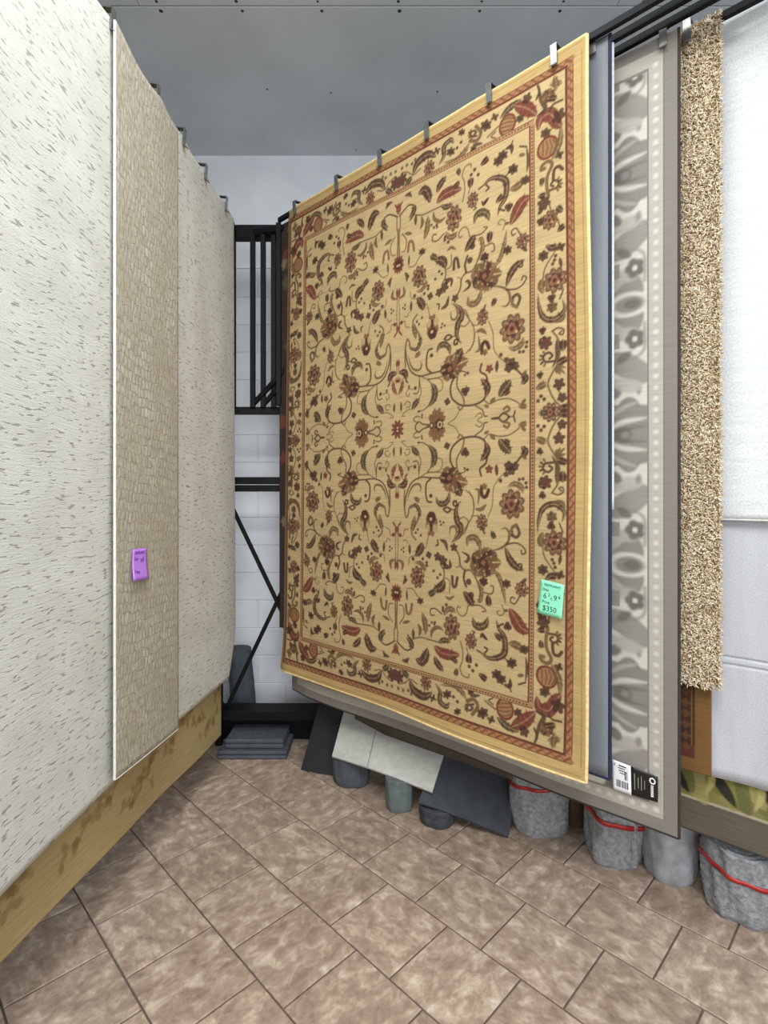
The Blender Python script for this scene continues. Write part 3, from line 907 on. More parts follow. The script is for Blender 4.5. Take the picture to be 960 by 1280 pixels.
S(5, [(770, 240), (750, 320), (710, 340), (670, 300), (675, 255), (700, 260)], 11, OL); S(5, [(812, 350), (830, 420), (880, 440), (930, 410), (950, 345)], 54, DOL, 't')
S(5, [(860, 0), (890, 90), (880, 190), (850, 180)], 34, OL, 't'); S(5, [(950, 140), (958, 240)], 46, BR, 't')
Rose(5, 795, 575, 50, 60); S(5, [(810, 510), (830, 490), (805, 480)], 12); S(5, [(700, 580), (720, 680), (715, 770), (695, 830), (720, 900), (770, 920), (780, 890)], 11, OL); S(5, [(755, 640), (770, 700)], 9, OL)
S(5, [(775, 705), (775, 780)], 50, BR, 't'); Dots(5, [(780, 815), (845, 800), (812, 855)], 15); S(5, [(870, 885), (938, 935)], 42, BR, 't'); S(5, [(880, 545), (900, 510), (942, 562)], 24, BR, 't'); S(5, [(850, 660), (900, 690), (955, 725)], 14); S(5, [(920, 630), (945, 650), (920, 685)], 16); S(5, [(672, 840), (652, 905)], 34, DOL, 't')
# --- T6 field
S(6, [(242, 105), (290, 190), (340, 270), (408, 302)], 88, RD, 't'); S(6, [(130, 205), (150, 280), (190, 340), (205, 420), (195, 500), (130, 540), (60, 540), (0, 500)], 46, BR, 't')
S(6, [(145, 260), (188, 238)], 16); S(6, [(118, 325), (175, 380)], 40, BR, 't'); Tre(6, 225, 258, 36); S(6, [(190, 530), (240, 570)], 11); Leafy(6, 260, 580, 46); S(6, [(235, 410), (300, 420), (375, 475)], 54, OL, 't'); Leafy(6, 372, 458, 40, DOL)
S(6, [(380, 520), (392, 620), (378, 745)], 22, DOL, 't'); S(6, [(312, 690), (365, 680)], 26, OL, 't'); S(6, [(320, 765), (380, 745)], 14); Leafy(6, 132, 682, 44); Leafy(6, 172, 725, 44); S(6, [(190, 770), (245, 780), (248, 715)], 32, BR, 't'); S(6, [(240, 780), (258, 830)], 12)
S(6, [(-5, 690), (45, 735)], 40, BR, 't'); S(6, [(5, 335), (55, 385)], 24, BR, 't')
# --- T6 border
Bl(6, 530, 215, 46, BR, None, 6, .25); S(6, [(480, 285), (545, 280)], 36, BR, 't'); S(6, [(570, 270), (555, 350), (560, 440), (600, 530), (570, 570), (520, 550), (505, 510), (535, 515)], 26, OL)
Loop(6, 620, 350, 38, -1); S(6, [(610, 400), (620, 480), (660, 500), (692, 468)], 24, BR); S(6, [(510, 370), (515, 440)], 34, DOL, 't'); Leafy(6, 665, 600, 38, BR, 4)
Bl(6, 560, 690, 80, (158, 112, 68)); Bl(6, 560, 690, 80, RD, ring=16)
for dx in (-40, -10, 20, 48): S(6, [(560 + dx, 630), (560 + dx * 1.3 + 14, 690), (560 + dx, 752)], 9, BR, 'c', .7)
S(6, [(600, 570), (640, 650), (670, 720), (682, 870)], 46, OL, 't'); Leafy(6, 545, 820, 46, DOL)
Rose(6, 580, 55, 60, 66); S(6, [(665, -30), (650, 40), (600, 110), (575, 200)], 12, OL); S(6, [(690, 100), (640, 150)], 40, DOL, 't'); Tre(6, 500, 60, 32); S(6, [(480, 130), (520, 170)], 30, BR, 't'); S(6, [(650, -60), (705, -20)], 36, BR, 't')
# --- T8 corner and bottom border
S(8, [(478, 180), (500, 270), (580, 295), (640, 200), (682, 155)], 84, RD, 't'); Bl(8, 660, 255, 46, BR, None, 5, .25); S(8, [(580, 320), (610, 370), (692, 390)], 17, DOL)
S(8, [(460, 300), (540, 350), (505, 440), (478, 565)], 32, DOL, 't'); Leafy(8, 570, 460, 58, MB); S(8, [(555, 435), (645, 418)], 38, BR, 't'); S(8, [(578, 555), (692, 540)], 36, OL, 't'); S(8, [(640, 485), (622, 625)], 36, OL, 't'); S(8, [(465, 455), (490, 520), (475, 570)], 18, DOL)
Bl(8, 210, 295, 72, (158, 112, 68), 80); Bl(8, 210, 295, 72, RD, 80, ring=15)
for dy in (-45, -15, 15, 45): S(8, [(155, 295 + dy), (210, 300 + dy * 1.2), (262, 295 + dy)], 9, BR, 'c', .7)
S(8, [(40, 230), (130, 300)], 14, OL); S(8, [(145, 365), (230, 440), (340, 488)], 50, DOL, 't'); S(8, [(275, 445), (370, 400), (465, 315)], 90, RD, 't'); Leafy(8, 320, 322, 36, DOL); Bl(8, 380, 482, 36, BR, None, 5, .25); Leafy(8, 100, 390, 36, BR, 4); Leafy(8, 25, 335, 50); S(8, [(110, 260), (70, 225), (105, 205)], 11)
# --- T7 bottom border
Bl(7, 256, 180, 56, BR, None, 7, .25); Bl(7, 256, 180, 20, RD); S(7, [(260, 245), (310, 235), (360, 200), (420, 240)], 12, OL); S(7, [(285, 115), (345, 190)], 48, DOL, 't')
S(7, [(355, 205), (390, 290), (480, 345), (555, 308)], 70, BR, 't'); Rose(7, 495, 222, 54, 66); Leafy(7, 560, 358, 34, BR, 4); S(7, [(575, 225), (620, 300), (620, 380), (680, 425), (705, 388)], 44, DOL, 't')
Leafy(7, 680, 320, 40); Dots(7, [(735, 340), (770, 380)], 14); S(7, [(618, 240), (730, 238), (800, 290), (845, 355)], 42, OL, 't'); Leafy(7, 880, 295, 30); S(7, [(850, 370), (910, 360), (942, 420), (900, 485)], 30, OL); Loop(7, 880, 425, 26); Leafy(7, 775, 465, 32); S(7, [(870, 330), (960, 320)], 24, DOL, 't')
Dots(7, [(258, 285), (300, 300), (345, 300), (372, 330)], 16, OL)
# --- straight bands
def band_lines(d):
    """distance from the hem -> guard stripe, frame lines"""
EX, EY = QW, QH
for horiz in (False, True):
    Lq, Eq = (QW, EY) if horiz else (QH, EX)
    def R_(d0, d1, l0, l1, col, al=1.0):
        if horiz: cv.rect(l0, l1, EY - d1, EY - d0, col, al)
        else: cv.rect(EX - d1, EX - d0, l0, l1, col, al)
    def St(d0, l0, d1, l1, w, col, al=.9):
        if horiz: cv.stroke([(l0, EY - d0), (l1, EY - d1)], w, col, 'c', al)
        else: cv.stroke([(EX - d0, l0), (EX - d1, l1)], w, col, 'c', al)
    e_in = Lq - 0.0
    R_(0, 0.052, 0, e_in, (200, 168, 108))
    R_(0.018, 0.0215, 0, e_in - 0.018, (150, 112, 58), .7)
    R_(0.052, 0.086, 0, e_in - 0.052, (172, 124, 80))
    R_(0.051, 0.0565, 0, e_in - 0.051, (116, 60, 36)); R_(0.078, 0.087, 0, e_in - 0.078, (108, 58, 34))
    k = 0
    l = 0.0
    while l < e_in - 0.075:
        St(0.059, l, 0.076, l + 0.022, 0.009, (128, 72, 44)); St(0.076, l + 0.022, 0.059, l + 0.034, 0.005, (140, 86, 52)); l += 0.036
    R_(0.216, 0.240, 0, e_in - 0.216, (178, 138, 92))
    R_(0.216, 0.2205, 0, e_in - 0.216, (110, 58, 36)); R_(0.236, 0.2405, 0, e_in - 0.236, (110, 58, 36))
    l = 0.0
    while l < e_in - 0.24:
        R_(0.2245, 0.232, l, l + 0.007, (108, 60, 36)); l += 0.0145

# --- small tendrils and buds between the large motifs
_base = lin((202, 174, 124))
r4 = random.Random(11)
made = 0
for _ in range(4000):
    x, y = r4.uniform(.03, QW - .26), r4.uniform(.03, QH - .26)
    i, j = int(x / QW * NX), int(y / QH * NY)
    w_ = 8
    if i < w_ or j < w_: continue
    pt_ = cv.c[j - w_:j + w_ + 1, i - w_:i + w_ + 1]
    if np.abs(pt_ - _base).max() > 0.03: continue
    a = r4.uniform(0, 6.28); ca, sa = math.cos(a), math.sin(a)
    def L(u_, v_): return (x + ca * u_ - sa * v_, y + sa * u_ + ca * v_)
    k = made % 4
    if k == 0:
        cv.stroke([L(-.028, .01), L(-.005, -.012), L(.018, .0), L(.012, .018), L(.0, .010)], .0055, OL, 'c', .85)
        cv.stroke([L(-.012, -.008), L(-.022, -.024)], .012, DOL, 't', .85)
    elif k == 1:
        cv.stroke([L(-.024, .0), L(0, .006), L(.026, -.004)], .018, BR, 't', .85)
        cv.stroke([L(-.004, .004), L(.012, .020)], .010, BR, 't', .85)
    elif k == 2:
        for dx, dy in ((0, 0), (.016, .006), (.006, .018)): cv.blob(L(dx, dy), .0055, BR)
    else:
        cv.stroke([L(-.03, 0), L(-.008, .010), L(.018, -.004), L(.030, .010)], .0055, OL, 'c', .85)
        cv.blob(L(.030, .012), .010, RD, None, 5, .3)
    made += 1
    if made > 95: break

quart = cv.c
full = np.concatenate([quart[:, ::-1], quart], 1)      # mirror left-right
full = np.concatenate([full[::-1], full], 0)           # row 0 = top
full = full[::-1]                                      # row 0 = bottom
yy = np.linspace(0, 1, full.shape[0])[:, None, None]
abr = 1 + 0.045 * np.interp(np.linspace(0, 60, full.shape[0]), np.arange(61), rng.normal(0, 1, 61))[:, None, None]
full = np.clip(full * abr, 0, 1)

RU0, RU1 = UC - QW - 0.030, UC + QW
RV0, RV1 = VC - QH, VC + QH
c_tl, c_bl = np.array([-.606, 3.3, 3.314]), np.array([-.665, 3.3, 0.581])
c_tr, c_br = np.array([.7715, 2.043, 3.3345]), np.array([.741, 2.043, 0.569])
def rug_point(u, v):
    a, b = u / RW, v / RH
    return c_bl * (1 - a) * (1 - b) + c_br * a * (1 - b) + c_tl * (1 - a) * b + c_tr * a * b
near_ = (rug_point(RU1, 1.4))[:2]; far_ = (rug_point(RU0, 1.4))[:2]
n_bot, f_bot = rug_point(RU1, RV0), rug_point(RU0, RV0)
n_top, f_top = rug_point(RU1, RV1), rug_point(RU0, RV1)
clipsA = []
D_R = (far_ - near_) / np.linalg.norm(far_ - near_)
N_R = np.array([-D_R[1], D_R[0]]);  N_R = -N_R if N_R[1] < 0 else N_R      # away from the aisle
cA = float(N_R @ near_)
def s_of(px, sheet, c=None):
    c = float(N_R @ sheet.near) if c is None else c
    p = on_plane(px, 600, N_R, c)
    return float((np.array([p.x, p.y]) - sheet.near) @ sheet.d)
SIDE = -N_R
shA = Sheet(near_, far_, (n_top[2], f_top[2]), (n_bot[2], f_bot[2]), SIDE, 0.011, 0.0045, seed=3)
clipsA = [s_of(px, shA) for px in (693, 611, 532, 473, 419, 366)]
shA.sag = []
def extraA(s, z, b):
    a = s / shA.L
    # far hem rolls towards the aisle, bottom corner kicks out; small sag of the top hem
    w = -0.05 * np.clip((a - 0.94) / 0.06, 0, 1) ** 2 + 0.012 * np.exp(-((a - 0.0) / 0.05) ** 2) * np.sin(b * 9)
    w = w + 0.03 * np.clip((0.12 - b) / 0.12, 0, 1) ** 2 * (0.4 + np.sin(a * 7.0) * 0.6)
    ds = (0.03 * a * (1 - b) - 0.028 * a * b) + 0.012 * np.sin(b * 3.14) * (1 - a) * -0.7
    return w, ds
shA.extra = extraA
nxA, nyA = full.shape[1], full.shape[0]
A = (np.arange(nxA) + 0.0) / (nxA - 1)
B = (np.arange(nyA) + 0.0) / (nyA - 1)
rug = shA.build('oriental_rug', M['rug'], A, B, full[:, ::-1], 'large gold oriental rug with brown and red floral vines and a mint price tag', 'rug', 'rugs on the right rack')
shA.binding('hem_binding', M['cream_bind'], 0.0075, 'nbft')

# ---- arms on the right: each a little further from the aisle
ARM_Z = 3.372
def arm_right(label, c, far_s, near_px_y0, sheet=None, z=ARM_Z, length=2.55):
    # pivot on the frame, bar parallel to the rugs
    t = (c - N_R[1] * (FY - 0.06)) / N_R[0]
    piv = np.array([t, FY - 0.06])
    return swing_arm(label, piv, -D_R, length, z - 0.02, 'loaded arms of the right rack', 0, 1.16, 0.02, 0.03, tip_rise=0.035)
armA, pA, dA = arm_right('black swing arm carrying the gold oriental rug', cA + 0.028, 0, 0)
for s in clipsA:
    a = np.clip(s / shA.L, 0, 1)
    p = shA.pos(a, 1.0)
    clip(armA, (p[0], p[1], p[2]), (shA.n[0], shA.n[1], 0), (shA.d[0], shA.d[1], 0))
armB, pB, dB = arm_right('black swing arm carrying the blue grey rug with navy edge', cA + 0.092, 0, 0)
armC, pC, dC = arm_right('black swing arm carrying the taupe leaf pattern rug', cA + 0.158, 0, 0)

def right_sheet(c, px_near, length, zt, zb, thick, amp, seed, py=600):
    p = on_plane(px_near, py, N_R, c)
    near = np.array([p.x, p.y])
    return Sheet(near, near + D_R * length, zt, zb, SIDE, thick, amp, seed=seed)

# blue grey rug with navy tape
shB = right_sheet(cA + 0.052, 762, 1.75, 3.375, 0.556, 0.008, 0.0035, 11)
shB.build('blue_grey_rug', M['blue_grey'], np.linspace(0, 1, 60), np.linspace(0, 1, 60), None,
          'plain blue grey rug with navy taped edge hanging behind the gold rug', 'rug', 'rugs on the right rack')
shB.binding('navy_binding', M['navy'], 0.0075, 'nbf')
pt = shB.pos(0.035, 1.0)
clip(armB, pt, (shB.n[0], shB.n[1], 0), (shB.d[0], shB.d[1], 0))
# thin white sample
shW = right_sheet(cA + 0.070, 767, 1.2, 3.35, 1.575, 0.007, 0.002, 12)
shW.build('white_rug_sample', M['white_pile'], np.linspace(0, 1, 40), np.linspace(0, 1, 40), None,
          'thin white edge of a short rug showing behind the navy taped rug', 'rug', 'rugs on the right rack')

# ---- dark floral rug, only its far edge shows beside the gold rug
pD0 = on_plane(349.5, 600, N_R, cA + 0.040)
fD = np.array([pD0.x, pD0.y])
shD = Sheet(fD - D_R * 0.8, fD, 3.325, 0.80, SIDE, 0.007, 0.001, seed=15)
ds_ = np.arange(0, 0.8001, 0.008); dz_ = np.arange(0, 2.526, 0.01)
dc = Canvas(ds_, dz_, (62, 44, 34))
r3 = random.Random(3)
for k in range(120):
    x, zz = r3.uniform(.05, .78), r3.uniform(.05, 2.5)
    dc.blob((x, zz), r3.uniform(.02, .04), ((120, 62, 44), (128, 120, 96), (92, 84, 60))[k % 3], None, 5, .3)
shD.build('dark_floral_rug', M['rug'], ds_ / 0.8, dz_ / dz_[-1], dc.c, 'dark brown floral rug, only a thin edge showing left of the gold rug', 'rug', 'rugs on the right rack')

# ---- taupe leaf rug
gL, gH = 2.128, 2.99
NEARG, FARG = np.array([1.084, 1.973]), np.array([-.58, 3.3])
shG = Sheet(NEARG, FARG, (3.353, 3.33), (0.361, 0.430), SIDE, 0.008, 0.004, seed=21)
def extraG(s, z, b):
    a = s / shG.L
    w = 0.02 * np.clip((a - 0.93) / 0.07, 0, 1) * (1 - b) * -1.0
    return w - 0.02 * np.exp(-((a - 0.5) / 0.2) ** 2) * (1 - b) ** 2, -0.015 * np.clip((a - .95) / .05, 0, 1) * 0
shG.extra = extraG
gs = np.concatenate([np.arange(0, 0.36, 0.003), np.arange(0.36, shG.L, 0.011), [shG.L]])
gz = np.concatenate([np.arange(0, 0.30, 0.004), np.arange(0.30, 2.99, 0.0052), [2.992]])
gc = Canvas(gs, gz, (208, 202, 190))
T1_, T2_, T3_ = (140, 134, 126), (110, 104, 97), (178, 171, 160)
PER = 1.013
def gz_of(y): return (EYE - (y - HORIZON) * 1.973 / F) - 0.361
z_pal = gz_of(540)
def gS(pts, w, col, prof='t', al=.9): gc.stroke(pts, w, col, prof, al)
def palmette(x, z):
    pet = ((-.085, .03), (-.075, .095), (-.015, .135), (.055, .105), (-.085, -.03), (-.075, -.095), (-.015, -.135), (.055, -.105))
    for wd, col in ((.088, T2_), (.076, T1_)):
        for dx, dz in pet:
            gS([(x + .02, z), (x + dx * .55, z + dz * .55), (x + dx, z + dz)], wd, col)
        gc.blob((x + .02, z), .075 * wd / .088, col, .10 * wd / .088)
    for sg in (-1, 1):
        gS([(x + .07, z + sg * .02), (x + .01, z + sg * .05), (x - .08, z + sg * .062)], .019, (210, 204, 192))
        gS([(x + .075, z + sg * .055), (x + .02, z + sg * .10), (x - .045, z + sg * .125)], .015, T3_)
        gS([(x + .06, z + sg * .01), (x - .01, z + sg * .025), (x - .08, z + sg * .03)], .010, T2_)
    gc.blob((x + .01, z), .034, T2_, .030); gc.blob((x + .0, z), .016, T1_, .014)
def oval(x, z):
    gc.blob((x + .04, z), .10, T1_, .14, 5, .15); gS([(x + .09, z + .03), (x + .03, z + .11), (x - .03, z + .10)], .05, T3_); gS([(x + .09, z - .03), (x + .03, z - .11), (x - .03, z - .10)], .05, T3_)
    gc.blob((x, z), .085, (208, 201, 188), .048); gc.blob((x - .005, z), .055, T1_, .033); gc.blob((x - .015, z), .03, T2_, .02)
def flower5(x, z):
    for k in range(5):
        a = k * 1.2566
        gc.blob((x + .02 * math.cos(a), z + .022 * math.sin(a)), .017, T2_, .018)
    gc.blob((x, z), .009, (214, 208, 196))
def motif_col(x):
    for m_ in range(-2, 4):
        zp = z_pal + m_ * PER
        palmette(x, zp)
        zo = zp - PER / 2
        oval(x - .01, zo)
        for sg in (1, -1):
            zz = zo + sg * .137
            flower5(x - .035, zz)
            gc.rect(x + .02, x + .05, zz + sg * .0 - .028, zz + .03, T1_, .9); gc.rect(x + .05, x + .075, zz - .012, zz + .02, T2_, .9)
            gS([(x - .07, zz - sg * .055), (x - .065, zz + sg * .05), (x + .01, zz + sg * .085), (x + .085, zz + sg * .10)], .012, T1_, 'c', .8)
            zs = zo + sg * .27
            gS([(x + .095, zs - sg * .03), (x + .03, zs - sg * .05), (x - .05, zs + sg * .0), (x - .075, zs + sg * .02)], .085, T1_)
            gS([(x + .06, zs + sg * .02), (x - .01, zs + sg * .045), (x - .06, zs + sg * .05)], .05, T3_)
            gS([(x + .03, zs - sg * .05), (x - .02, zs - sg * .085)], .03, T2_)
            gS([(x - .05, zp - sg * .155), (x - .045, zp - sg * .19)], .02, T1_)
            gS([(x + .06, zp - sg * .15), (x + .02, zp - sg * .18)], .04, T2_)
for xm in (0.185, 0.52, 0.86, 1.2, 1.54, 1.9):
    motif_col(xm)
Hh = 2.99
for (lo, hi, col) in ((0, .048, (136, 129, 120)), (.048, .100, (182, 176, 163)), (.100, .106, (130, 123, 112))):
    gc.rect(lo, hi, lo, Hh - lo, col); gc.rect(shG.L - hi, shG.L - lo, lo, Hh - lo, col)
    gc.rect(lo, shG.L - lo, lo, hi, col); gc.rect(lo, shG.L - lo, Hh - hi, Hh - lo, col)
gc.rect(.048, .052, .048, Hh - .048, (128, 122, 112)); gc.rect(.052, .056, .05, Hh - .05, (196, 190, 177))
gc.rect(.046, shG.L - .046, .046, .051, (118, 110, 100), .8)
z = .08
while z < Hh - .08:
    gc.blob((.076, z), .0085, (216, 211, 199)); z += .042
s_ = .076
while s_ < shG.L - .07:
    gc.blob((s_, .076), .0085, (216, 211, 199), al=.9 if s_ < .5 else .2); s_ += .042
shG.build('leaf_pattern_rug', M['grey_rug'], gs / shG.L, gz / gz[-1], gc.c,
          'tall taupe and cream rug with large leaf pattern and brand label at its corner', 'rug', 'rugs on the right rack')
shG.binding('dark_binding', M['dark_bind'], 0.006, 'nbf')
for sc in (0.05, 0.55, 1.1, 1.7):
    p = shG.pos(sc / shG.L, 1.0)
    clip(armC, p, (shG.n[0], shG.n[1], 0), (shG.d[0], shG.d[1], 0))

# ---- dark taupe rug behind it, lower hem
pN = on_plane(640, 975, N_R, 2.262); pF = on_plane(443, 905, N_R, 2.262)
shK = Sheet((pN.x, pN.y), (pF.x, pF.y), 3.34, (pN.z, pF.z), SIDE, 0.010, 0.003, seed=31)
shK.build('dark_taupe_rug', M['brown_pile'], np.linspace(0, 1, 40), np.linspace(0, 1, 50), None,
          'dark brown taupe rug, only its lower hem showing under the leaf pattern rug', 'rug', 'rugs on the right rack')

# ---- tan shag
armD, pD, dD = arm_right('black swing arm carrying the tan shag rug', cA + 0.262, 0, 0)
shS = right_sheet(2.262, 899, 0.62, 3.375, 0.93, 0.014, 0.003, 41)
mt, tt, bb_ = nt('tan_shag_backing')
M['shag_base'] = mt
bb_.inputs['Base Color'].default_value = rgba((150, 128, 98)); bb_.inputs['Roughness'].default_value = 1
shag = shS.build('shag_rug', M['shag_base'], np.linspace(0, 1, 40), np.linspace(0, 1, 80), None,
                 'thick tan and cream shag rug with long yarn pile on the right', 'rug', 'rugs on the right rack')
m, t, b = nt('shag_yarn')
a_ = node(t, 'ShaderNodeAttribute', attribute_name='yarn')
t.links.new(a_.outputs['Color'], b.inputs['Base Color']); b.inputs['Roughness'].default_value = 0.85
M['yarn'] = m
NT = 52000
ta = rng.uniform(-0.012, 0.75, NT); tb = rng.uniform(-0.004, 1.004, NT)
base = shS.pos(np.clip(ta, 0, 1), np.clip(tb, 0, 1))
base[:, 2] += (tb - np.clip(tb, 0, 1)) * 2.5
nn = np.array([shS.n[0], shS.n[1], 0.0]); dd = np.array([shS.d[0], shS.d[1], 0.0]); uz = np.array([0, 0, 1.0])
edge = np.clip((0.03 - ta) / 0.03, 0, 1)
th = rng.uniform(0, 2 * np.pi, NT)
ln = rng.uniform(0.010, 0.018, NT)
out = nn[None] * rng.uniform(.25, .8, NT)[:, None] + dd[None] * (np.cos(th) * .8 - edge * 0.9)[:, None] + uz[None] * (np.sin(th) * .9 - 0.25)[:, None]
out /= np.linalg.norm(out, axis=1)[:, None]
tip = base + out * ln[:, None]
midp = base + out * ln[:, None] * 0.5 + nn[None] * (ln * 0.28)[:, None]
side = np.cross(out, rng.normal(0, 1, (NT, 3))); side /= np.linalg.norm(side, axis=1)[:, None]
sd2 = np.cross(out, side)
w0 = rng.uniform(0.0014, 0.0023, NT)[:, None]
Vt = np.stack([base + side * w0, base - side * w0 * .5 + sd2 * w0 * .86, base - side * w0 * .5 - sd2 * w0 * .86,
               midp + side * w0 * 1.2, midp - side * w0 * .6 + sd2 * w0, midp - side * w0 * .6 - sd2 * w0,
               tip + side * w0 * .6, tip - side * w0 * .3 + sd2 * w0 * .5, tip - side * w0 * .3 - sd2 * w0 * .5], 1).reshape(-1, 3)
i9 = (np.arange(NT) * 9)[:, None, None]
fq = np.array([[0, 1, 4, 3], [1, 2, 5, 4], [2, 0, 3, 5], [3, 4, 7, 6], [4, 5, 8, 7], [5, 3, 6, 8]])
Qt = (i9 + fq[None]).reshape(-1, 4)
me = mesh_from('yarn_pile', Vt - np.array(shag.location), Qt)
pal = np.array([lin(c) for c in ((232, 216, 186), (212, 192, 158), (190, 166, 130), (240, 230, 208), (164, 138, 104), (134, 108, 80))])
ci = pal[rng.choice(6, NT, p=[.27, .26, .17, .16, .09, .05])]
cc = np.ones((NT, 9, 4), np.float32); cc[:, :, :3] = ci[:, None, :]
at = me.attributes.new('yarn', 'FLOAT_COLOR', 'POINT'); at.data.foreach_set('color', cc.ravel())
po = link('yarn_pile', me, M['yarn'], shag); po['kind'] = 'stuff'
for sc in (0.10,):
    p = shS.pos(sc / shS.L, 1.0)
    clip(armD, p + nn * 0.012, (shS.n[0], shS.n[1], 0), (shS.d[0], shS.d[1], 0))

# ---- brown rug with dark red border, lower corner
shR = right_sheet(2.300, 889, 1.2, 3.36, 0.580, 0.010, 0.003, 51, 950)
rs = np.concatenate([np.arange(0, 0.25, .004), np.linspace(.25, shR.L, 30)]); rz = np.concatenate([np.arange(0, .5, .004), np.linspace(.5, 2.78, 60)])
rc = Canvas(rs, rz, (128, 92, 46))
rc.rect(.055, .30, .05, 2.7, (66, 40, 27)); rc.rect(.062, .066, .057, 2.7, (140, 96, 48)); rc.rect(.055, shR.L, .05, .10, (96, 50, 36))
for k in range(40):
    zz = .09 + k * .042
    rc.blob((.085, zz), .016, (104, 66, 38), .013, 4, .3); rc.blob((.118, zz + .02), .015, (92, 46, 34), .016, 5, .3)
rc.rect(.14, .146, .1, 2.7, (150, 104, 54))
shR.build('brown_border_rug', M['rug'], rs / shR.L, rz / rz[-1], rc.c, 'golden brown rug with dark red border, its corner showing below the shag rug', 'rug', 'rugs on the right rack')

# ---- white carpets at far right
armE, pE, dE = arm_right('black swing arm at far right carrying the short white carpet', cA + 0.345, 0, 0)
pN = on_plane(1010, 600, N_R, 2.322)
def long_sheet(c, px_near, length, zt, zb, thick, amp, seed):
    p = on_plane(px_near, 600, N_R, c)
    near = np.array([p.x, p.y])
    return Sheet(near, near + D_R * length, zt, zb, SIDE, thick, amp, seed=seed)
shE = long_sheet(2.330, 1075, 1.3, 3.40, 1.540, 0.011, 0.003, 61)
shE.build('white_ribbed_rug', M['white_pile'], np.linspace(0, 1, 80), np.linspace(0, 1, 80), None,
          'bright white ribbed rug at the right edge, ending at chest height', 'rug', 'rugs on the right rack')
shE.binding('pale_binding', M['white_bind'], 0.005, 'b')
shF = long_sheet(2.362, 1075, 1.5, 3.37, 0.556, 0.010, 0.006, 62)
def extraF(s, z, b):
    r = 0.0
    for zc_ in (1.02, 0.992):
        r = r - 0.006 * np.exp(-((z - zc_) / 0.0045) ** 2)
    return r + 0.010 * np.sin(s * 16) * np.clip((1.7 - z), 0, 1), 0.0
shF.extra = extraF
bz = np.unique(np.concatenate([np.linspace(0, 1, 70), np.linspace(.14, .19, 60)]))
shF.build('pale_grey_rug', M['grey_white'], np.linspace(0, 1, 120), bz, None,
          'pale grey white carpet with crosswise creases hanging below the white ribbed rug', 'rug', 'rugs on the right rack')
# ---- green floral rug
shH = long_sheet(2.392, 1075, 1.35, 3.36, 0.300, 0.010, 0.003, 63)
hs = np.concatenate([np.arange(0, .75, .005), np.linspace(.75, shH.L, 30)]); hz = np.concatenate([np.arange(0, .45, .005), np.linspace(.45, 3.06, 40)])
hc = Canvas(hs, hz, (164, 152, 128))
hc.rect(0, 3, 0, .135, (104, 95, 80)); hc.rect(0, 3, .128, .137, (190, 178, 148)); hc.rect(0, 3, 0, .006, (82, 75, 63))
hc.rect(0, .64, .137, .42, (138, 130, 74))
for k in range(14):
    x, zz = .01 + .047 * k, .24 + .03 * math.sin(k * 2.3)
    gcol = ((150, 142, 78), (112, 112, 52), (172, 162, 100), (96, 100, 52))[k % 4]
    hc.stroke([(x - .03, zz - .09), (x + .01, zz), (x + .0, zz + .12)], .075, gcol, 't', .75)
for k in range(4):
    x = .06 + .16 * k
    hc.stroke([(x - .03, .15), (x + .02, .22), (x + .09, .30)], .040, (30, 34, 26), 't', .95)
    hc.stroke([(x + .07, .16), (x + .05, .24), (x + .10, .33)], .022, (196, 182, 120), 't', .8)
shH.build('green_floral_rug', M['rug'], hs / shH.L, hz / hz[-1], hc.c, 'rug with green leaf print and wide taupe border low at the right edge', 'rug', 'rugs on the right rack')

# ------------------------------------------------------------------ left rack carpets
def left_xy(Z, c=-1.059, k=.042): return np.array([c + k * Z, Z])
LSIDE = (1, 0)
clZ = [0.95, 1.35, 1.62, 1.915, 2.27, 2.54, 2.815, 3.12, 3.345]
shL = Sheet(left_xy(0.72), left_xy(3.37), 3.335, (0.60, 0.565), LSIDE, 0.012, 0.006, seed=71)
shL.sag = [np.linalg.norm(left_xy(z_) - left_xy(0.72)) for z_ in clZ]
def extraL(s, z, b):
    a = s / shL.L
    e = np.clip((a - 0.955) / 0.045, 0, 1)
    return -0.05 * e ** 2 + 0.02 * np.sin(a * 9) * (1 - b) ** 2, -0.26 * np.clip((0.12 - b) / 0.12, 0, 1) ** 2 * np.clip((a - .86) / .14, 0, 1) ** 2
shL.extra = extraL
shL.build('white_dash_carpet', M['white_dash'], np.linspace(0, 1, 260), np.linspace(0, 1, 140), None,
          'large off white carpet with short grey thread dashes filling the left side', 'carpet', 'carpets on the left rack')
armL, pL, dL = swing_arm('black swing arm carrying the white dashed carpet on the left', left_xy(3.40) + np.array([-0.068, 0]), (-.028, -1), 2.75, 3.352, 'arms of the left rack', 0, 1.16, 0.02, 0.03)
for z_ in clZ:
    if 1.0 < z_ < 3.3:
        a = np.linalg.norm(left_xy(z_) - left_xy(0.72)) / shL.L
        p = shL.pos(a, 1.0)
        clip(armL, p, (shL.n[0], shL.n[1], 0), (shL.d[0], shL.d[1], 0))
# tan woven rug in front of it
off = np.array([0.026, 0])
shT = Sheet(left_xy(1.905) + off, left_xy(2.43) + off * 0.9, (3.32, 3.30), (0.618, 0.570), LSIDE, 0.008, 0.002, seed=72)
shT.sag = [0.01, 0.36]
shT.build('tan_woven_runner', M['weave'], np.linspace(0, 1, 60), np.linspace(0, 1, 120), None,
          'narrow tan grey woven runner with white taped edge and violet price tag', 'carpet', 'carpets on the left rack')
shT.binding('white_binding', M['white_bind'], 0.0036, 'nb')
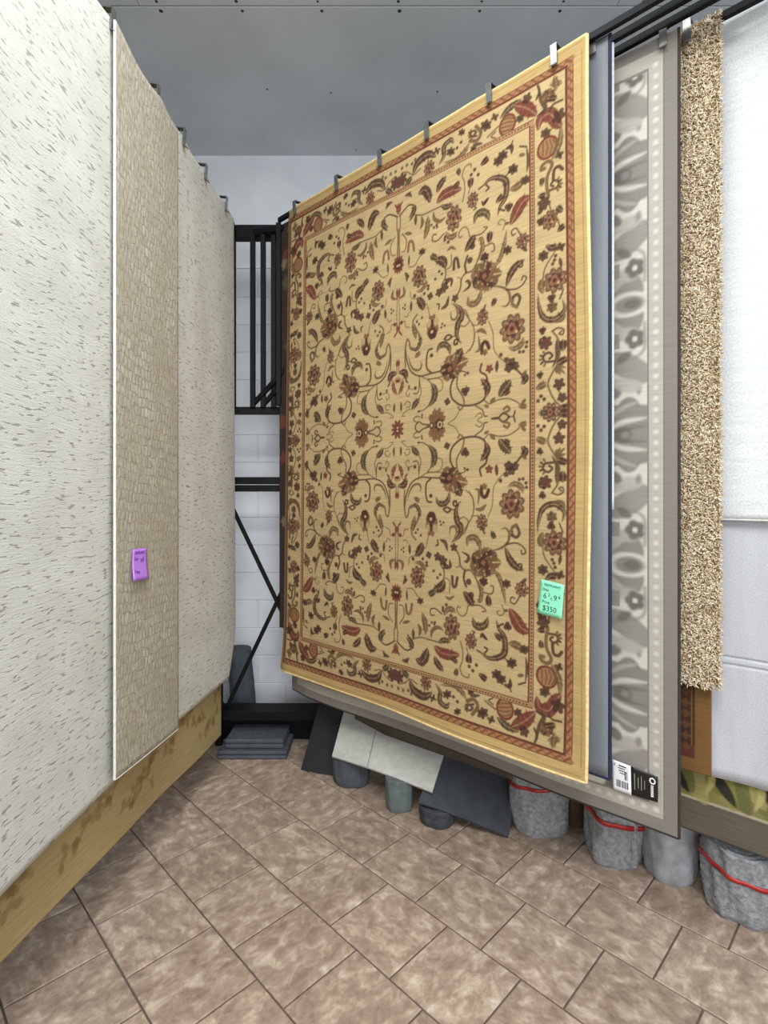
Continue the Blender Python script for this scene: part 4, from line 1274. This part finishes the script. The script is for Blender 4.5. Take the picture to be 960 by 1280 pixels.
# gold floral rug behind
def gold_xy(Z): return np.array([-1.205 + .082 * Z, Z])
shQ = Sheet(gold_xy(0.80), gold_xy(3.12), 3.32, (0.352, 0.235), LSIDE, 0.010, 0.004, seed=73)
qs = np.arange(0, shQ.L, .006); qs = np.append(qs, shQ.L); qz = np.concatenate([np.arange(0, .48, .006), np.linspace(.48, 3.0, 40)])
qc = Canvas(qs, qz, (188, 166, 114))
r2 = random.Random(5)
for k in range(26):
    x = .06 + k * .09; zz = r2.uniform(.10, .30)
    col = (160, 132, 82)
    pts = [(x, zz)]
    for j in range(4):
        pts.append((pts[-1][0] + r2.uniform(.02, .05), pts[-1][1] + r2.uniform(-.035, .045)))
    qc.stroke(pts, .008, col, 'c', .8)
    for p in pts:
        an = r2.uniform(0, 6.28)
        qc.stroke([p, (p[0] + .035 * math.cos(an), p[1] + .035 * math.sin(an))], .026, (154, 126, 78), 't', .8)
        an += 2.0
        qc.stroke([p, (p[0] + .03 * math.cos(an), p[1] + .03 * math.sin(an))], .02, (164, 138, 88), 't', .75)
    qc.blob(pts[2], .02, (148, 116, 68), .018, 5, .3)
shQ.build('gold_leaf_rug', M['rug'], qs / shQ.L, qz / qz[-1], qc.c, 'gold rug with brown leaf sprigs, its lower hem showing below the white carpet', 'rug', 'carpets on the left rack')
swing_arm('black swing arm carrying the gold leaf sprig rug behind the white carpet', gold_xy(3.40) + np.array([-0.03, 0]), (-.082, -1), 2.65, 3.345, 'arms of the left rack', 0, 1.16, 0.02, 0.03)

# ------------------------------------------------------------------ paper tags and labels
def text_mesh(body, size):
    cu = bpy.data.curves.new('lettering', 'FONT')
    cu.body = body; cu.size = size; cu.align_x = 'LEFT'; cu.extrude = 0.0002
    o = bpy.data.objects.new('lettering', cu)
    C.objects.link(o)
    dg = bpy.context.evaluated_depsgraph_get()
    me = bpy.data.meshes.new_from_object(o.evaluated_get(dg))
    bpy.data.objects.remove(o)
    return me

def paper(name, corners, mat, out, thick=0.001, curl=0.004):
    """corners TL,TR,BR,BL world; slight curl"""
    tl, tr, br, bl = [Vector(c) for c in corners]
    out = Vector(out).normalized()
    N = 8
    V, Q = [], []
    for sgn in (1, 0):
        for j in range(N + 1):
            for i in range(N + 1):
                a, b_ = i / N, j / N
                p = tl * (1 - a) * (1 - b_) + tr * a * (1 - b_) + bl * (1 - a) * b_ + br * a * b_
                V.append(p + out * (curl * (b_ ** 2) * (1 - .4 * a) + thick * sgn))
    n1 = (N + 1) ** 2
    f = faces_grid(N, N, 0); g = faces_grid(N, N, n1, True)
    ring = list(range(N + 1)) + [j * (N + 1) + N for j in range(1, N + 1)] + [N * (N + 1) + i for i in range(N - 1, -1, -1)] + [j * (N + 1) for j in range(N - 1, 0, -1)]
    rq = [[ring[k], ring[(k + 1) % len(ring)], n1 + ring[(k + 1) % len(ring)], n1 + ring[k]] for k in range(len(ring))]
    V = np.array([list(v) for v in V])
    org = (V.min(0) + V.max(0)) / 2; org[2] = V[:, 2].min()
    me = mesh_from(name, V - org, np.concatenate([f, g, np.array(rq)]))
    bm = bmesh.new(); bm.from_mesh(me); bmesh.ops.recalc_face_normals(bm, faces=bm.faces[:]); bm.to_mesh(me); bm.free()
    o = link(name, me, mat); o.location = org
    def at(a, b_, lift=0.0006):
        p = tl * (1 - a) * (1 - b_) + tr * a * (1 - b_) + bl * (1 - a) * b_ + br * a * b_
        return p + out * (curl * (b_ ** 2) * (1 - .4 * a) + thick + lift)
    w = ((tr - tl).length + (br - bl).length) / 2
    return o, at, w, (tr - tl).normalized(), out

def write(o, at, w, tang, out, items, mat):
    for body, a, b_, size in items:
        me = text_mesh(body, size * w)
        # map the letters onto the paper so that they follow its slant and curl
        hgt = (at(0, 0) - at(0, 1)).length
        for v in me.vertices:
            p = at(a + v.co.x / w, b_ - v.co.y / hgt, 0.0006 + v.co.z)
            v.co = p - Vector(o.location)
        t_ = link('lettering', me, mat, o)

def rug_front(px, py, off=0.012):
    p = HM @ np.array([px, py, 1.0]); u, v = p[:2] / p[2]
    a = (RU1 - u) / (RU1 - RU0); b_ = (v - RV0) / (RV1 - RV0)
    return shA.pos(a, b_, off)
cor = [rug_front(*p) for p in ((674.4, 719), (703.8, 726), (700.5, 769), (670, 761))]
o, at, w, tg, ou = paper('price_tag', cor, M['paper_green'], (shA.n[0], shA.n[1], 0))
tag(o, 'mint green handwritten price tag pinned to the gold oriental rug', 'price tag', 'remnant price tags')
write(o, at, w, tg, ou, [('REMNANT', .16, .155, .15), ('Size:', .12, .30, .15), ('6', .16, .52, .30), ('2', .36, .44, .17), ('x', .47, .52, .17), ('9', .60, .52, .30), ('6', .80, .44, .17),
                         ('Price:', .14, .66, .15), ('$350', .18, .87, .29)], M['ink'])
nL = shT.n
def left_front(px, py, off=0.008):
    k = (px - 480) / F
    # plane of the runner
    p0 = shT.near; n = shT.n
    d = (n @ p0) / (n[0] * k + n[1])
    return Vector((k * d + n[0] * off, d + n[1] * off, EYE - (py - HORIZON) * d / F))
cor = [left_front(*p) for p in ((163.4, 687), (180.5, 685), (181, 723.5), (159.7, 726.6))]
o, at, w, tg, ou = paper('price_tag', cor, M['paper_purple'], (nL[0], nL[1], 0), curl=0.014)
tag(o, 'violet handwritten price tag pinned to the tan woven runner', 'price tag', 'remnant price tags')
write(o, at, w, tg, ou, [('REMNANT', .14, .17, .15), ('Size', .12, .36, .16), ('x4', .52, .43, .26), ('Price', .12, .78, .16)], M['ink_purple'])

# brand label of the leaf rug: white barcode sticker and black hang label
def gplane(px, py, off=0.006):
    n = -shG.n
    p = on_plane(px, py, n, float(n @ shG.near))
    return Vector((p.x + shG.n[0] * off, p.y + shG.n[1] * off, p.z))
cor = [gplane(*p) for p in ((766, 948), (789, 957), (790, 993), (767, 985))]
o, at, w, tg, ou = paper('barcode_label', cor, M['paper_white'], (shG.n[0], shG.n[1], 0), 0.0008, 0.0015)
tag(o, 'white barcode label on the corner of the leaf pattern rug', 'label')
def lines_on(o, at, segs, mat, name='print'):
    V, Q = [], []
    for a0, a1, b0, b1 in segs:
        k = len(V)
        for a, b_ in ((a0, b0), (a1, b0), (a1, b1), (a0, b1)):
            V.append(list(at(a, b_, 0.0005) - Vector(o.location)))
        Q.append([k, k + 1, k + 2, k + 3])
    me = mesh_from(name, np.array(V), np.array(Q))
    me.polygons.foreach_set('use_smooth', [False] * len(Q))
    link(name, me, mat, o)
segs = []
x = .18
while x < .82:
    wd = r2.choice((.02, .035, .05)); segs.append((x, x + wd, .62, .86)); x += wd + r2.choice((.02, .03))
segs += [(.10, .14, .08, .18), (.35, .75, .10, .14), (.30, .68, .19, .22), (.35, .8, .27, .30), (.40, .7, .35, .38), (.66, .72, .30, .56), (.76, .8, .30, .56)]
lines_on(o, at, segs, M['paper_black'])
cor = [gplane(*p) for p in ((789, 957), (823, 970), (823, 1002), (790, 992))]
o, at, w, tg, ou = paper('brand_label', cor, M['paper_black'], (shG.n[0], shG.n[1], 0), 0.0008, 0.0015)
tag(o, 'black brand label with white print beside the barcode label', 'label')
segs = [(.12, .15, .2, .78), (.26, .285, .3, .7), (.38, .405, .22, .74), (.50, .52, .34, .66)]
lines_on(o, at, segs, M['vinyl_line'])
lines_on(o, at, [(.74, .84, .42 + .065 * k, .465 + .065 * k) for k in range(7)], M['ink_white'])
# ring emblem
V, Q = [], []
for k in range(16):
    an = k * 2 * math.pi / 16
    for r in (.13, .075):
        V.append(list(at(.80 + r * math.cos(an) * .9, .25 + r * math.sin(an), .0005) - Vector(o.location)))
for k in range(16):
    k2 = (k + 1) % 16
    Q.append([2 * k, 2 * k + 1, 2 * k2 + 1, 2 * k2])
me = mesh_from('emblem', np.array(V), np.array(Q)); link('emblem', me, M['ink_white'], o)
# small white hem tab under the gold rug
cor = [np.array(gplane(*p)) for p in ((724.5, 961), (729, 962), (729, 970), (724.5, 969))]
o, at, w, tg, ou = paper('hem_tab', [Vector(c) for c in cor], M['paper_white'], (shG.n[0], shG.n[1], 0), 0.001, 0.001)
tag(o, 'tiny white care tab showing below the hem of the blue grey rug', 'label')

# ------------------------------------------------------------------ rolls and mats on the floor
def roll(name, label, x, y, r, h, mat, group, bulge=0.004, seed=0, lean=(0, 0), tape=None, taper=0.0, squash=0.92, turns=5, topmat=None, cat='carpet roll', rz=None):
    root = empty(name, (x, y, 0))
    tag(root, label, cat, group)
    rr = np.random.default_rng(seed)
    NS, NR = 56, 26
    th = np.arange(NS) * 2 * np.pi / NS
    ph = rr.uniform(0, 6.28, 8)
    def rad(t, z):
        e = 1 - 0.10 * np.exp(-z / 0.018)
        return r * e * (1 - taper * z / h) * (1 + (bulge / r) * (np.sin(3 * t + ph[0] + 4 * z) + .7 * np.sin(5 * t + ph[1] - 9 * z) + .5 * np.sin(9 * t + ph[2] + 23 * z)))
    def pt(t, z, extra=0.0):
        q_ = rad(t, z) + extra
        return np.stack([q_ * np.cos(t) + lean[0] * z, q_ * squash * np.sin(t) + lean[1] * z, z + 0 * t], -1)
    zs = np.concatenate([[0, .004, .012, .025], np.linspace(.045, h - .02, NR - 6), [h - .008, h]])
    V = np.concatenate([pt(th, zz) for zz in zs])
    fine = rr.normal(0, bulge * 0.28, V.shape); fine[:, 2] *= (V[:, 2] > 0.01) * .5
    V = V + fine; V[:, 2] = np.maximum(V[:, 2], 0)
    n = len(zs)
    i = np.arange(n - 1)[:, None]; k = np.arange(NS)[None, :]
    Q = np.stack([i * NS + k, i * NS + (k + 1) % NS, (i + 1) * NS + (k + 1) % NS, (i + 1) * NS + k], -1).reshape(-1, 4)
    # wound top: rings that step in and down like layers
    rings = []
    base = len(V)
    tops = [V[-NS:]]
    Vt = []
    levels = np.linspace(1, 0.12, turns * 3)
    c0 = np.array([lean[0] * h, lean[1] * h, 0])
    for j, f in enumerate(levels[1:]):
        p = (pt(th, h) - c0) * np.array([f, f, 1]) + c0
        p[:, 2] = h - (0.006 if j % 3 == 1 else 0.0)
        Vt.append(p)
    Vt = np.concatenate(Vt)
    rows_ = len(levels) - 1
    idx = [np.arange(base - NS, base)] + [base + j * NS + np.arange(NS) for j in range(rows_)]
    Qt = []
    for j in range(rows_):
        a, b_ = idx[j], idx[j + 1]
        Qt.append(np.stack([a, np.roll(a, -1), np.roll(b_, -1), b_], -1))
    V = np.concatenate([V, Vt]); Q = np.concatenate([Q] + Qt)
    me = mesh_from('roll_body', V, Q)
    link('roll_body', me, mat, root)
    # the loose end of the outer turn
    te = -1.2 + ph[3] * .12
    zz = np.linspace(0.012, h - .01, 10)
    Vs, Qs = [], []
    for z_ in zz:
        for dt, ex in ((0, .001), (.02, .007), (.10, .007), (.25, .002)):
            Vs.append(pt(np.array([te - dt]), z_, ex)[0])
    for i_ in range(9):
        for j_ in range(3):
            a = i_ * 4 + j_
            Qs.append([a, a + 1, a + 5, a + 4])
    me = mesh_from('loose_end', np.array(Vs), np.array(Qs)); link('loose_end', me, mat, root)
    if tape:
        for zt, tilt, wd in tape:
            tz = lambda t, dz: zt + tilt * np.cos(t + 0.6) + dz
            P = []
            for dz, ex in ((-wd / 2, .0015), (-wd / 2, .005), (wd / 2, .005), (wd / 2, .0015)):
                zz_ = tz(th, dz)
                q_ = np.array([rad(np.array([t_]), z_)[0] for t_, z_ in zip(th, zz_)]) + ex + 0.15 * bulge
                P.append(np.stack([q_ * np.cos(th) + lean[0] * zz_, q_ * squash * np.sin(th) + lean[1] * zz_, zz_], -1))
            V = np.concatenate(P)
            Q = np.concatenate([np.stack([j * NS + np.arange(NS), j * NS + (np.arange(NS) + 1) % NS, ((j + 1) % 4) * NS + (np.arange(NS) + 1) % NS, ((j + 1) % 4) * NS + np.arange(NS)], -1) for j in range(4)])
            me = mesh_from('red_tape', V, Q); link('red_tape', me, M['red_tape'], root)
    if rz: root.rotation_euler = (0, 0, rz)
    return root

GRP = 'carpet rolls standing under the right rack'
def floor_pt(px, py):
    d = F * EYE / (py - HORIZON)
    return (px - 480) * d / F, d
def put(label, px, py, r, h, mat, **kw):
    x, y = floor_pt(px, py)
    k = math.hypot(x, y)
    return roll('carpet_roll', label, x + x / k * r * .9, y + y / k * r * .9, r, h, mat, GRP, **kw)
put('grey shag roll with red tape between the charcoal mat and the next roll', 673, 1050, .132, .50, M['shag_grey'], bulge=.007, seed=1, tape=[(.23, .012, .016)])
put('grey shag roll with tilted red tape under the leaf rug corner', 768, 1088, .130, .48, M['shag_grey'], bulge=.009, seed=2, tape=[(.205, -.03, .020)])
put('untaped light grey roll below the right corner of the leaf rug', 838, 1108, .108, .34, M['shag_light'], bulge=.004, seed=3)
put('nearest grey shag roll with red tape at the right edge', 927, 1160, .128, .265, M['shag_grey'], bulge=.009, seed=4, tape=[(.175, -.018, .016)])
put('half hidden dark grey roll with red tape behind the nearest shag roll', 884, 1085, .075, .46, M['slate'], bulge=.004, seed=5, tape=[(.22, .01, .018)])
put('slim brown roll in the shadow between two grey shag rolls', 721, 1036, .045, .42, M['brown_roll'], bulge=.002, seed=6)
put('short slate blue roll under the pale folded sheet', 440, 987, .105, .160, M['slate'], bulge=.004, seed=7)
put('small grey green roll between the pale sheet and charcoal mat', 499, 1018, .072, .165, M['green_grey'], bulge=.002, seed=8)
put('short dark roll pinned under the charcoal mat corner', 547, 1038, .092, .085, M['char'], bulge=.003, seed=9)
roll('carpet_roll', 'dark grey roll standing behind the rack base against the white wall', -0.975, 3.76, .085, .56, M['slate'], 'rolls by the wall', bulge=.002, seed=10, lean=(-0.08, 0))

def slab(name, label, tl, tr, br, bl, thick, mat, cat, bow=0.02, crease=None, group=None):
    """a folded piece of flooring lying at a slope; corners are world points of its upper face"""
    tl, tr, br, bl = [np.array(p, float) for p in (tl, tr, br, bl)]
    nrm = np.cross(br - bl, tl - bl); nrm /= np.linalg.norm(nrm)
    if nrm[2] < 0: nrm = -nrm
    N = 14
    e = np.linspace(0, 1, N + 1)
    a, b_ = np.meshgrid(e, e)
    a_, bb = a[..., None], b_[..., None]
    P = bl * (1 - a_) * (1 - bb) + br * a_ * (1 - bb) + tl * (1 - a_) * bb + tr * a_ * bb
    P = P + nrm * (bow * np.sin(np.pi * a) * (1 - b_ * .6))[..., None]
    top = P.reshape(-1, 3); bot = (P - nrm * thick).reshape(-1, 3)
    n1 = len(top)
    ring = list(range(N + 1)) + [j * (N + 1) + N for j in range(1, N + 1)] + [N * (N + 1) + i for i in range(N - 1, -1, -1)] + [j * (N + 1) for j in range(N - 1, 0, -1)]
    rq = np.array([[ring[k], ring[(k + 1) % len(ring)], n1 + ring[(k + 1) % len(ring)], n1 + ring[k]] for k in range(len(ring))])
    V = np.concatenate([top, bot])
    org = V.mean(0); org[2] = V[:, 2].min()
    me = mesh_from(name, V - org, np.concatenate([faces_grid(N, N), faces_grid(N, N, n1, True), rq]))
    bm = bmesh.new(); bm.from_mesh(me); bmesh.ops.recalc_face_normals(bm, faces=bm.faces[:]); bm.to_mesh(me); bm.free()
    me.polygons.foreach_set('use_smooth', [False] * len(me.polygons))
    o = link(name, me, mat); o.location = org
    tag(o, label, cat, group)
    if crease:
        a0, a1 = crease
        V, Q = [], []
        for k in range(N + 1):
            f = k / N
            for da in (0, .012):
                ac = a0 + (a1 - a0) * f + da
                p = bl * (1 - ac) * (1 - f) + br * ac * (1 - f) + tl * (1 - ac) * f + tr * ac * f + nrm * (bow * math.sin(math.pi * ac) * (1 - f * .6) + .0008)
                V.append(p - org)
        for k in range(N): Q.append([2 * k, 2 * k + 1, 2 * k + 3, 2 * k + 2])
        me = mesh_from('crease', np.array(V), np.array(Q)); link('crease', me, M['vinyl_line'], o)
    return o
def ray(px, py, d): return ((px - 480) * d / F, d, EYE - (py - HORIZON) * d / F)
slab('folded_sheet', 'pale grey folded vinyl sheet with a crease lying over the rolls', ray(430, 888, 3.30), ray(556, 938, 2.86), ray(540, 990, 2.66), ray(415, 945, 3.0), .010, M['vinyl'], 'folded sheet', .012, (.38, .36))
slab('charcoal_mat', 'large charcoal mat sloping to the floor beside the shag rolls', ray(556, 905, 3.02), ray(654, 940, 2.86), ray(635, 1046, 2.535), ray(523, 1003, 2.65), .012, M['char'], 'mat', .012)
slab('black_mat', 'black folded mat leaning at the left end of the rolls', ray(402, 868, 3.40), ray(434, 880, 3.36), ray(418, 970, 3.11), ray(376, 962, 3.18), .03, M['char_dark'], 'mat', .012)
# flat stacked mats at the foot of the rack
for i, (x0, x1, y0, y1, z0, z1, lab) in enumerate(((-1.03, -.60, 3.30, 3.56, 0, .052, 'lower slate grey mat of the small stack under the rack base'),
                                                   (-.99, -.625, 3.33, 3.56, .053, .112, 'upper slate grey mat of the small stack under the rack base'))):
    root = empty('folded_mat', ((x0 + x1) / 2, (y0 + y1) / 2, z0))
    tag(root, lab, 'mat', 'stacked mats at the rack foot')
    hm = (z0 + z1) / 2
    for za, zb_ in ((z0, hm - .001), (hm + .001, z1)):
        bm = bmesh.new(); bm_box(bm, x0, x1, y0, y1, za, zb_)
        bm_obj('fold_layer', bm, M['slate'], root, None, .008)

print('tiles', cnt)
